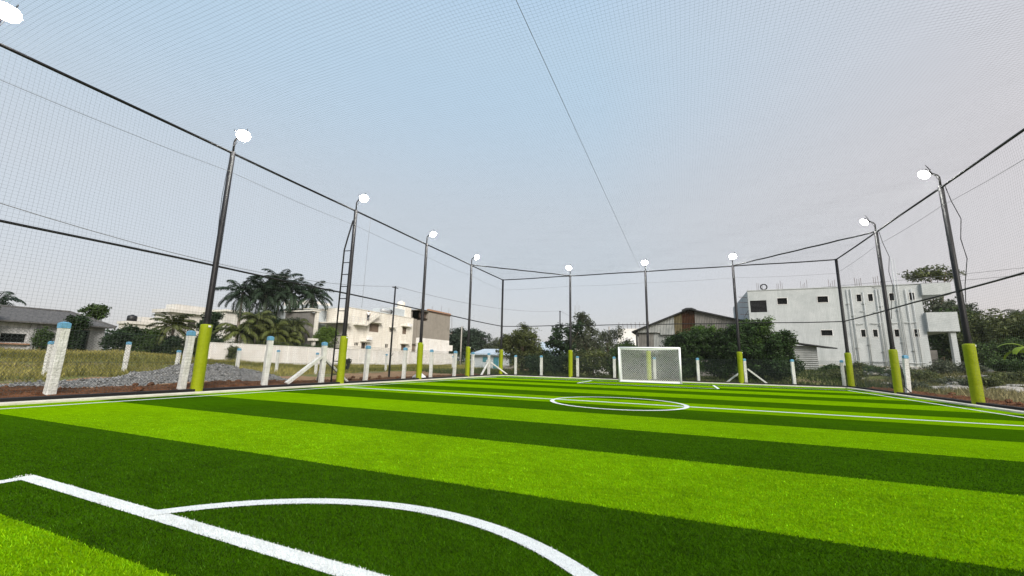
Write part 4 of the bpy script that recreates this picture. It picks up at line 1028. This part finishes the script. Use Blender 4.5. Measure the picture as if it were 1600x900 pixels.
q=MB().tube([(XF+.2,yb+.6,6.8),(XF+.1,yb+.5,10.6)],.04,5); q.build('prop_pole',M['rebar'],uh)
# grey stair shaft between the houses
ss=thing('stair_shaft','narrow grey cement shaft between the white and unfinished houses','building',(0,0,0))
shell(MB(),XF-6,63.02,-.3,XF-.3,64.57,8.6).build('wall',M['raw'],ss)
MB().box(XF-.28,63.1,3.9,XF+.1,64.4,4.0).build('sunshade',M['raw'],ss)
MB().box(XF-.29,63.25,2.7,XF-.25,64.2,3.8).build('window',M['shutter'],ss)
# compound wall
cw=thing('compound_wall','long white plastered boundary wall with brown stains below the palms','wall',(0,0,0))
shell(MB(),-32.25,27.2,-.4,-32.0,76.3,2.32).build('panel',M['white_wall'],cw)
MB().box(-32.29,27.15,2.32,-31.96,76.35,2.39).build('coping',M['white_wall'],cw)
for y_ in np.arange(27.6,76,3.02): MB().box(-31.998,y_-.13,-.3,-31.95,y_+.13,2.31).build('pilaster',M['white_wall'],cw)
# pillar house between the palms
ph=thing('pillar_house','dark fronted house with pale pillar hidden by the palms','house',(0,0,0))
shell(MB(),-47,41.9,-.2,-40.5,43.6,7.6).build('wall',M['blue_grey'],ph)
MB().box(-40.9,42.3,2,-35.6,43.4,7.35).build('porch_screen',M['zinc_dark'],ph)
MB().box(-35.4,42.95,-.1,-35.0,43.35,7.5).build('pillar',M['shade'],ph)
MB().box(-41,42.1,7.5,-34.9,43.5,7.68).build('roof_slab',M['shade'],ph)
# old tiled house at left
oh=thing('old_house','long old weathered house with dark tiled roof at the left','house',(0,0,0))
hx=-40.0; m=MB(); wall_holes(m,(hx,8.5,.8),(0,1,0),(1,0,0),13.6,2.95,[(6.9,1.0,8.4,1.75),(9.0,.9,9.9,2.0),(11.8,.3,12.5,2.4)],.3); shell(m,hx-6,8.5,.8,hx,22.1,3.75,'e'); m.build('wall',M['old_wall'],oh)
for a,b,c,d in ((15.4,1.8,16.9,2.55),(17.5,1.7,18.4,2.8),(20.3,1.1,21.0,3.2)): MB().box(hx-.29,a+.003,b+.003,hx-.26,c-.003,d-.003).build('window',M['dark'],oh)
MB().box(hx+.002,15.2,1.62,hx+.28,17.1,1.74).build('ledge',M['brick'],oh)
MB().box(hx+.002,17.0,.8,hx+.16,17.35,3.7).build('pillar',M['old_wall'],oh)
ry0,ry1,re=8.0,22.6,.75
rf=MB().add([(hx+re,ry0,3.62),(hx+re,ry1,3.62),(hx-3,ry1-2.2,5.0),(hx-3,ry0+1,5.0),(hx-6.6,ry0,3.62),(hx-6.6,ry1,3.62),
   (hx+re,ry0,3.50),(hx+re,ry1,3.50),(hx-6.6,ry1,3.50),(hx-6.6,ry0,3.50)],[(0,1,2,3),(1,5,2),(5,4,3,2),(4,0,3),(0,6,7,1),(1,7,8,5),(6,9,8,7)])
rf.build('roof',M['tile_roof'],oh)
MB().tube([(hx-3,ry0+1,5.03),(hx-3,ry1-2.2,5.03),(hx+re,ry1,3.66)],.09,6).build('ridge_tiles',M['tile_roof'],oh)
# far pale houses at left
fh=thing('cream_house','low cream flat roofed house far behind the thicket','house',(0,0,0))
shell(MB(),-87,43.5,0,-83.5,49.0,6.6).build('wall',M['villa'],fh); MB().box(-87.2,43.2,6.6,-83.2,49.3,7.1).build('parapet',M['villa'],fh); MB().box(-86.8,46,7.1,-85,48.2,8.2).build('roof_room',M['villa'],fh)
tag(lathe(TANK).build('water_tank',M['black_plastic'],None,smooth=True,loc=(-84.4,44.2,7.1)),'black round water tank on the far cream house roof','water tank')
f2=thing('white_villa','large white flat roofed villa far behind the bushy palm','house',(0,0,0))
shell(MB(),-89,50.0,0,-84,58.5,9.6).build('wall',M['villa'],f2)
MB().box(-89.5,49.6,9.6,-83.2,59,10.3).build('roof_slab',M['villa'],f2)
MB().box(-88.5,51.5,10.3,-85,57.8,11.5).build('roof_room',M['villa'],f2)
for y_ in (51,53.6,56.2): w_=MB().box(-83.99,y_,6.6,-83.93,y_+1.6,8.4).build('window',M['cream'],f2); MB().box(-83.92,y_+.1,6.7,-83.9,y_+1.5,8.3).build('pane',M['glass'],w_)
f4=thing('white_annex','small white house end glimpsed left of the palms','house',(0,0,0))
shell(MB(),-62,43.6,0,-56,47.8,8.2).build('wall',M['villa'],f4); MB().box(-62.2,43.3,8.2,-55.6,48.0,8.5).build('roof_slab',M['shade'],f4); MB().box(-55.99,44.6,4.9,-55.93,46.9,6.1).build('window',M['dark'],f4)
f3=thing('far_block','pale blue grey block behind the white house','building',(0,0,0))
shell(MB(),-62,56,0,-50,64,10.9).build('wall',M['blue_grey'],f3); MB().box(-60,57,10.9,-53,62,11.9).build('roof_room',M['cream'],f3)
# cottage beyond the far corner
ct=thing('cottage','small pale cottage with hipped pale blue roof and teal door','cottage',(-13.1,55.2,-.1))
MB().box(-2.2,-1.5,0,2.2,1.8,2.15).build('wall',M['blue_grey'],ct)
MB().add([(-2.75,-2.0,2.1),(2.75,-2.0,2.1),(2.75,2.3,2.1),(-2.75,2.3,2.1),(-1.2,.1,2.95),(1.2,.1,2.95),(-2.75,-2.0,2.0),(2.75,-2.0,2.0),(2.75,2.3,2.0),(-2.75,2.3,2.0)],
   [(0,1,5,4),(1,2,5),(2,3,4,5),(3,0,4),(0,6,7,1),(1,7,8,2),(2,8,9,3),(3,9,6,0),(6,9,8,7)]).build('roof',M['blue_roof'],ct)
MB().box(-.55,-1.56,1.05,.25,-1.502,1.75).build('window',M['teal'],ct); MB().box(1.15,-1.56,.02,1.95,-1.502,1.75).build('door',M['teal'],ct)
br=thing('blue_roofed_shed','low shed with pale blue grey sheet roof behind the dark tree','shed',(-5.2,57.5,0))
MB().box(-2.6,-1.2,0,2.6,4,1.7).build('wall',M['zinc_dark'],br)
MB().add([(-3,-1.7,1.65),(3,-1.7,1.65),(3.0,2.2,4.1),(-1.6,2.2,4.1),(-3,-1.7,1.55),(3,-1.7,1.55),(3,2.2,3.98),(-1.6,2.2,3.98)],[(0,1,2,3),(4,7,6,5),(0,4,5,1),(1,5,6,2),(2,6,7,3),(3,7,4,0)]).build('roof',M['blue_roof'],br)
yh=thing('far_yellow_house','tiny pale yellow house far beyond the blue sheet roof','house',(0,0,0))
shell(MB(),-16,118,0,-11,124,7.2).build('wall',M['cream'],yh); MB().box(-16.2,117.7,7.2,-10.7,124.2,7.6).build('roof_slab',M['shade'],yh)
wb=thing('white_block','white concrete block with starter bars left of the shed','building',(0,0,0))
shell(MB(),1.3,83,0,9,92,7.9).build('wall',M['white_wall'],wb)
q=MB()
for x_ in np.arange(1.6,8.8,.8): q.tube([(x_,83.2,7.9),(x_+rnd.uniform(-.1,.1),83.2,8.9+rnd.uniform(0,.5))],.05,4)
q.build('starter_bars',M['rebar'],wb)
MB().box(2.6,82.2,4.6,4.6,82.99,5.6).build('air_conditioner',M['plastic_white'],wb)
MB().tube([(3.1,82.19,5.15),(3.1,82.1,5.15)],.42,16).build('fan_grille',M['black_plastic'],wb)
MB().box(2.3,82.6,4.3,6.6,82.98,4.42).build('ledge',M['shade'],wb)
# gabled shed of patched metal sheets
sd=thing('sheet_metal_shed','gabled shed of patched grey and rusty metal sheets behind the hedge','shed',(0,0,0))
YS=48.2
def corr(x0,x1,zb,zt0,zt1,y,pitch=.16,amp=.03):
    m=MB();n=max(4,int((x1-x0)/pitch*4));vs=[];fs=[]
    for i in range(n+1):
        x=x0+(x1-x0)*i/n; dy=amp*math.sin(2*math.pi*x/pitch); zt_=zt0+(zt1-zt0)*i/n; vs+=[(x,y+dy,zb),(x,y+dy,zt_)]
    return m.add(vs,[(2*i,2*i+2,2*i+3,2*i+1) for i in range(n)])
ax,az=13.95,7.15; lx,lz=7.9,4.72; rx,rz_=20.3,5.45
zl=lambda x: lz+(az-lz)*(x-lx)/(ax-lx) if x<ax else az+(rz_-az)*(x-ax)/(rx-ax)
for i,(a,b_,mm) in enumerate(((8.4,10.9,'zinc'),(10.9,12.4,'zinc'),(12.4,13.2,'tan_sheet'),(13.2,14.5,'rust'),(14.5,16.1,'zinc_dark'),(16.1,19.6,'zinc_dark'))):
    zb=4.6 if i==0 else 4.35
    q=[(a,min(b_,ax)),(max(a,ax),b_)] if a<ax<b_ else [(a,b_)]
    mm_=MB()
    for u0,u1 in q:
        c_=corr(u0,u1,zb,zl(u0)-.12,zl(u1)-.12,YS-.02*i); mm_.add(c_.v,c_.f)
    mm_.build('gable_sheet',M[mm],sd)
corr(8.6,10.2,.2,4.55,4.6,YS+.25).build('wall_sheet',M['zinc_dark'],sd); corr(10.2,12,.2,4.6,4.6,YS+.25).build('wall_sheet',M['zinc'],sd)
shell(MB(),8.5,YS+.4,0,19.6,YS+11,4.5,'t').build('wall',M['zinc_dark'],sd)
MB().box(8.3,YS-.1,.2,8.5,YS+.1,4.8).build('corner_post',M['roof_dark'],sd)
MB().add([(lx,YS-.45,lz),(ax,YS-.45,az),(rx,YS-.45,rz_),(lx,YS+11.5,lz),(ax,YS+11.5,az),(rx,YS+11.5,rz_),(lx,YS-.45,lz-.14),(ax,YS-.45,az-.14),(rx,YS-.45,rz_-.14),(lx,YS+11.5,lz-.14),(ax,YS+11.5,az-.14),(rx,YS+11.5,rz_-.14)],
   [(0,1,4,3),(1,2,5,4),(6,9,10,7),(7,10,11,8),(0,6,7,1),(1,7,8,2),(3,4,10,9),(4,5,11,10),(0,3,9,6),(2,8,11,5)]).build('roof',M['roof_dark'],sd)
MB().tube([(ax-.7,YS-.47,az-.26),(ax-.25,YS-.47,az-.06),(ax+.25,YS-.47,az-.06),(ax+.7,YS-.47,az-.26)],.13,6).build('ridge_cap',M['roof_dark'],sd)
# zinc lean-to
lt=thing('lean_to_shed','small lean-to of horizontal zinc sheets with dark sloping roof','shed',(0,0,0))
n=60;vs=[];fs=[]
for i in range(n+1):
    z=.35+2.55*i/n; dy=.035*math.sin(2*math.pi*z/.17); vs+=[(20.4,41.0+dy,z),(23.35,41.0+dy,z)]
MB().add(vs,[(2*i,2*i+1,2*i+3,2*i+2) for i in range(n)]).build('front_sheet',M['zinc'],lt)
MB().box(20.4,41.08,.2,23.3,43.5,2.8).build('wall',M['zinc_dark'],lt)
MB().add([(20.0,40.6,3.45),(24.6,40.5,2.72),(24.6,43.8,2.9),(20,43.8,3.6),(20.0,40.6,3.38),(24.6,40.5,2.62),(24.6,43.8,2.8),(20,43.8,3.52)],[(0,1,2,3),(7,6,5,4),(0,4,5,1),(1,5,6,2),(2,6,7,3),(3,7,4,0)]).build('roof',M['roof_dark'],lt)
# old boundary wall at the right edge
ow=thing('old_boundary_wall','weathered grey wall of stacked slabs at the right edge','wall',(0,0,0))
for i in range(4):
    MB().box(38.2-.03*(i%2),44.0,.3+.5*i,46,44.2+.02*(i%2),.3+.5*i+.47).build('slab',M['zinc_dark'],ow)
for x_ in (39.2,42.2,45.2): MB().box(x_,43.9,.2,x_+.2,43.97,2.5).build('post',M['zinc_dark'],ow)
MB().add([(37.9,43.5,2.65),(46.2,43.5,2.75),(46.2,46,3.15),(37.9,46,3.05),(37.9,43.5,2.58),(46.2,43.5,2.68),(46.2,46,3.08),(37.9,46,2.98)],[(0,1,2,3),(7,6,5,4),(0,4,5,1),(1,5,6,2),(2,6,7,3),(3,7,4,0)]).build('roof_sheet',M['roof_dark'],ow)

# ------------------------------------------------------------------ utility poles and wires
def upole(x,y,h,r,label,m='black_steel',arm=True):
    z=float(T(x,y)); t=thing('utility_pole',label,'pole',(x,y,z))
    MB().tube([(0,0,-.3),(0,0,h)],[r*1.15,r*.85],9).build('shaft',M[m],t,smooth=True)
    if arm: MB().bar((-.02,-.25,h-.1),(.02,.25,h-.1),.05,.05).build('crossarm',M[m],t); MB().tube([(0,.02,1.3),(.0,.25,1.55)],.015,4).build('hook',M[m],t)
    return (x,y,z+h)
p1=upole(-3.55,20.7,5.75,.055,'thin dark pole between the ladder and the cement house')
p2=upole(.2,45.5,6.9,.07,'thin dark pole rising above the yellow green tree','black_steel')
p3=upole(-25.5,68.,7.6,.14,'pale concrete pole before the dark far trees','wood',False)
p4=upole(3.3,60.6,6.4,.1,'pale pole beside the brownish twiggy tree','wood')
WG='overhead wires beyond the cage'
def wire(a,b,label,sag=.4,r=.012):
    a=Vector(a);b=Vector(b); pts=[a.lerp(b,i/24)-Vector((0,0,4*sag*(i/24)*(1-i/24))) for i in range(25)]
    return tag(MB().tube(pts,r,4).build('overhead_wire',M['rope'],None),label,'wire',WG)
wire(p1,(-3.6,-4,6.6),'wire running left from the thin dark pole',1.45)
wire(p1,p2,'wire running from the thin dark pole to the far pole',.6)
wire(p2,p4,'wire between the two poles left of the goal',.4)
wire((22.0,52,9.3),(60,36,10.5),'upper thin wire crossing above the grey building',.5,.018)
wire((19.0,50,8.6),(60,34,9.2),'lower thin wire crossing above the grey building',.5,.018)
wire(p4,(28,75,8.6),'wire passing above the shed roof',.4,.02)
# telecom mast far away
tm=thing('telecom_mast','tiny lattice telecom mast far above the tall tapering tree','mast',(-46,246,0))
q=MB()
for sx,sy in ((-1,-1),(1,-1),(1,1),(-1,1)): q.tube([(sx*1.6,sy*1.6,0),(sx*1.3,sy*1.3,36)],.09,4)
for i in range(14):
    z=36*i/14; q.tube([(-1.4,-1.4,z),(1.4,-1.4,z+2.5)],.06,4); q.tube([(1.4,-1.4,z),(-1.4,-1.4,z+2.5)],.06,4); q.tube([(-1.4,-1.4,z),(1.4,-1.4,z)],.06,4)
q.tube([(0,0,36),(0,0,39)],.1,4); q.build('lattice',M['metal_light'],tm)
# small wall fragments among the trees
fw=thing('broken_wall','pale broken wall fragment among the trees left of the goal','wall',(6.1,39.5,0))
MB().box(-.9,0,-.1,.9,.2,1.5).build('panel',M['white_wall'],fw); MB().box(-1.0,-.05,1.5,1.1,.25,1.75).build('coping',M['shade'],fw)
gp=thing('gate_pillar','short pale gate pillar with cap beside the bright green tree','pillar',(-33.6,41.6,0))
MB().box(-.18,-.18,-.2,.18,.18,3.3).build('shaft',M['shade'],gp); MB().box(-.5,-.6,3.3,.4,.5,3.6).build('cap',M['shade'],gp)

# ------------------------------------------------------------------ loose things
def lump(name,label,cat,x,y,sx,sy,sz,m,group=None,seed=0,z=None,n=3):
    bm_v=[];fs=[]; r_=random.Random(seed+int(x*13+y*7)); nu,nv=12,7
    for j in range(nv+1):
        ph_=math.pi*j/nv
        for i in range(nu):
            th=2*math.pi*i/nu; k_=1+.22*math.sin(2.3*th+seed+2*ph_)+.14*math.sin(5*th-seed+3*ph_)+r_.uniform(-.12,.12)
            bm_v.append((sx*k_*math.sin(ph_)*math.cos(th),sy*k_*math.sin(ph_)*math.sin(th),sz*math.cos(ph_)*(1+r_.uniform(-.1,.1))))
    for j in range(nv):
        for i in range(nu): fs.append((j*nu+i,(j+1)*nu+i,(j+1)*nu+(i+1)%nu,j*nu+(i+1)%nu))
    zz=float(T(x,y)) if z is None else z
    return tag(MB().add(bm_v,fs).build(name,m,None,smooth=False,loc=(x,y,zz+sz*.45)),label,cat,group)
lump('white_sack','full white sack lying at the foot of a post before the unfinished house','sack',-.75,19.9,.30,.34,.24,M['plastic_white'],seed=3)
lump('white_litter','flat white plastic scrap by the roadside near the corner pole','litter',-.9,23.0,.35,.2,.06,M['plastic_white'],seed=5)
lump('white_litter','crumpled white plastic sheet below the grey building','litter',27.2,38.5,.75,.3,.14,M['plastic_white'],seed=6)
lump('white_litter','white scrap on the scrub right of the tall right pole','litter',29.3,31.0,.3,.2,.09,M['plastic_white'],seed=8)
lump('white_litter','small white bag lying behind the corner pole pad','litter',23.6,36.5,.2,.16,.1,M['plastic_white'],seed=9)
SL='pale rubble stone lying on the rough ground below the grey building'
for i in range(52):
    x_=rnd.uniform(24.2,38); y_=rnd.uniform(27,44); s_=rnd.uniform(.18,.52)
    if x_-24 < (30-y_)*.2: continue
    lump('rubble_stone',SL,'stone',x_,y_,s_*rnd.uniform(.8,1.8),s_,s_*rnd.uniform(.3,.6),M['stone'],'rubble below the grey building',seed=i)
for i,(x_,y_,l_) in enumerate(((30.8,38.2,'long pale broken slab leaning on the rubble'),(33.0,41.5,'wide broken slab under the balconies'),(25.8,29.2,'thin pale board lying by the right soil bank'))):
    o=MB().box(-.9,-.3,-.07,.9,.3,.07).build('broken_slab',M['stone'],None,loc=(x_,y_,float(T(x_,y_))+.16),bevel=.02); o.rotation_euler=(rnd.uniform(-.2,.2),rnd.uniform(-.25,.1),rnd.uniform(-.6,.6)); tag(o,l_,'slab')
CL='small clod of red soil on the bank beside the turf kerb'
for i in range(46):
    if i%4: x_=rnd.uniform(-2.5,-.35); y_=rnd.uniform(4,20)
    else: x_=rnd.uniform(W+.4,W+1.8); y_=rnd.uniform(14,24)
    s_=rnd.uniform(.03,.085)
    lump('soil_clod',CL,'clod',x_,y_,s_*1.3,s_,s_*.8,M['soil'],'clods of red soil',seed=i,z=.12)
for i,(x_,y_,l_) in enumerate(((-9.6,53.5,'grey timber pile before the cottage'),(-14.6,58,'rubble heap before the dark far trees'))):
    q=MB()
    for k_ in range(9): q.bar((rnd.uniform(-1.4,-.6),rnd.uniform(-.5,.5),.05+.06*k_),(rnd.uniform(.6,1.5),rnd.uniform(-.5,.5),.05+.07*k_),.12,.06)
    tag(q.build('timber_pile',M['wood'],None,loc=(x_,y_,float(T(x_,y_)))),l_,'timber')

# ------------------------------------------------------------------ person on the outside stair
def skin_fig(name,verts,edges,rad,m,parent,root=0):
    me=bpy.data.meshes.new(name); me.from_pydata(verts,edges,[]); o=link(me,name,m,parent)
    md=o.modifiers.new('skin','SKIN'); me.skin_vertices[0].data[root].use_root=True
    for i,r_ in enumerate(rad): me.skin_vertices[0].data[i].radius=(r_ if isinstance(r_,tuple) else (r_,r_))
    sb=o.modifiers.new('sub','SUBSURF'); sb.levels=2; sb.render_levels=2
    return o
pz=6.25+2.25*(50.6-49.7)/3.4
pe=thing('person','person in pale shirt and dark trousers standing on the outside stair','person',(XF+.5,50.55,pz),R(25))
bv=[(0,0,.92),(0,.01,1.12),(0,.02,1.34),(0,.02,1.44),(0,.03,1.53),(0,.035,1.64), (.19,.01,1.38),(.25,0,1.12),(.26,.10,.88), (-.19,.01,1.38),(-.27,0,1.14),(-.18,.2,1.0), (.09,0,.88),(.10,.02,.5),(.10,-.02,.08),(.10,.12,.03), (-.09,0,.88),(-.11,.10,.52),(-.11,.05,.16),(-.11,.19,.11)]
be=[(0,1),(1,2),(2,3),(3,4),(4,5),(2,6),(6,7),(7,8),(2,9),(9,10),(10,11),(0,12),(12,13),(13,14),(14,15),(0,16),(16,17),(17,18),(18,19)]
br_=[.13,.12,.13,.055,.085,.08,.055,.042,.035,.055,.042,.035,.085,.06,.042,.035,.085,.06,.042,.035]
skin_fig('body',bv,be,br_,M['skin'],pe)
skin_fig('shirt',[(0,0,.88),(0,.01,1.12),(0,.02,1.36),(.19,.01,1.38),(.235,0,1.2),(-.19,.01,1.38),(-.245,0,1.2)],[(0,1),(1,2),(2,3),(3,4),(2,5),(5,6)],[.155,.15,.15,.075,.07,.075,.07],M['shirt'],pe)
skin_fig('trousers',[(0,0,.93),(.09,0,.86),(.10,.02,.5),(.10,-.02,.10),(-.09,0,.86),(-.11,.10,.52),(-.11,.05,.18)],[(0,1),(1,2),(2,3),(0,4),(4,5),(5,6)],[.14,.105,.08,.07,.105,.08,.07],M['trouser'],pe)
skin_fig('hair',[(0,.0,1.60),(0,.01,1.69)],[(0,1)],[.088,.075],M['hair'],pe)

# ------------------------------------------------------------------ sky, sun, camera
SUN_AZ, SUN_EL = R(136), R(34)      # azimuth clockwise from +y
w=bpy.data.worlds.new('World'); S.world=w; w.use_nodes=True
N=w.node_tree.nodes; L=w.node_tree.links; bgn=N['Background']
sky=N.new('ShaderNodeTexSky'); sky.sky_type='NISHITA'; sky.sun_disc=False; sky.sun_elevation=SUN_EL; sky.sun_rotation=SUN_AZ
sky.air_density=1.0; sky.dust_density=3.0; sky.ozone_density=1.5; sky.altitude=0
tc=N.new('ShaderNodeTexCoord'); sp=N.new('ShaderNodeSeparateXYZ'); L.new(tc.outputs['Generated'],sp.inputs[0])
# thin high haze: whitens the sky toward the horizon, a touch warmer on the sun's side
rp=N.new('ShaderNodeValToRGB'); cr=rp.color_ramp; cr.interpolation='EASE'
cr.elements[0].position=0.; cr.elements[0].color=(4.3,4.2,4.25,1)
cr.elements[1].position=1.; cr.elements[1].color=(2.5,3.9,6.0,1)
e=cr.elements.new(.28); e.color=(4.05,4.35,4.65,1)
e=cr.elements.new(.62); e.color=(3.4,4.42,5.35,1)
L.new(sp.outputs[2],rp.inputs[0])
wr=N.new('ShaderNodeMapRange'); wr.inputs[1].default_value=-.15; wr.inputs[2].default_value=.9; L.new(sp.outputs[0],wr.inputs[0])
wm=N.new('ShaderNodeMix'); wm.data_type='RGBA'; wm.inputs[7].default_value=(5.0,4.4,4.2,1); L.new(wr.outputs[0],wm.inputs[0]); L.new(rp.outputs[0],wm.inputs[6])
mx=N.new('ShaderNodeMix'); mx.data_type='RGBA'; mx.inputs[0].default_value=.86; L.new(sky.outputs[0],mx.inputs[6]); L.new(wm.outputs[2],mx.inputs[7])
L.new(mx.outputs[2],bgn.inputs[0]); bgn.inputs[1].default_value=.1
sl=bpy.data.lights.new('sun','SUN'); sl.energy=2.7; sl.angle=R(26); sl.color=(1,.94,.85)
so=bpy.data.objects.new('sun',sl); COL.objects.link(so)
d=Vector((math.sin(SUN_AZ)*math.cos(SUN_EL),math.cos(SUN_AZ)*math.cos(SUN_EL),math.sin(SUN_EL)))
so.rotation_euler=d.to_track_quat('Z','Y').to_euler(); so.location=(60,-30,50)

f,p,r,yaw=637.04,.1779,.0215,-.3967
cy,sy=math.cos(yaw),math.sin(yaw)
fw_=Vector((sy*math.cos(p),cy*math.cos(p),math.sin(p))); rt=Vector((cy,-sy,0)); up=rt.cross(fw_)
rt2=rt*math.cos(r)+up*math.sin(r); up2=up*math.cos(r)-rt*math.sin(r)
cam=bpy.data.cameras.new('camera'); co=bpy.data.objects.new('camera',cam); COL.objects.link(co)
mw=Matrix((rt2,up2,-fw_)).transposed().to_4x4(); mw.translation=Vector((13.163,0,1.1015)); co.matrix_world=mw
cam.sensor_width=36; cam.lens=36*f/1600; cam.clip_start=.05; cam.clip_end=3000
S.camera=co
S.view_settings.view_transform='Standard'; S.view_settings.look='None'; S.view_settings.exposure=.72; S.view_settings.gamma=1
S.cycles.max_bounces=6; S.cycles.diffuse_bounces=3; S.cycles.transparent_max_bounces=8
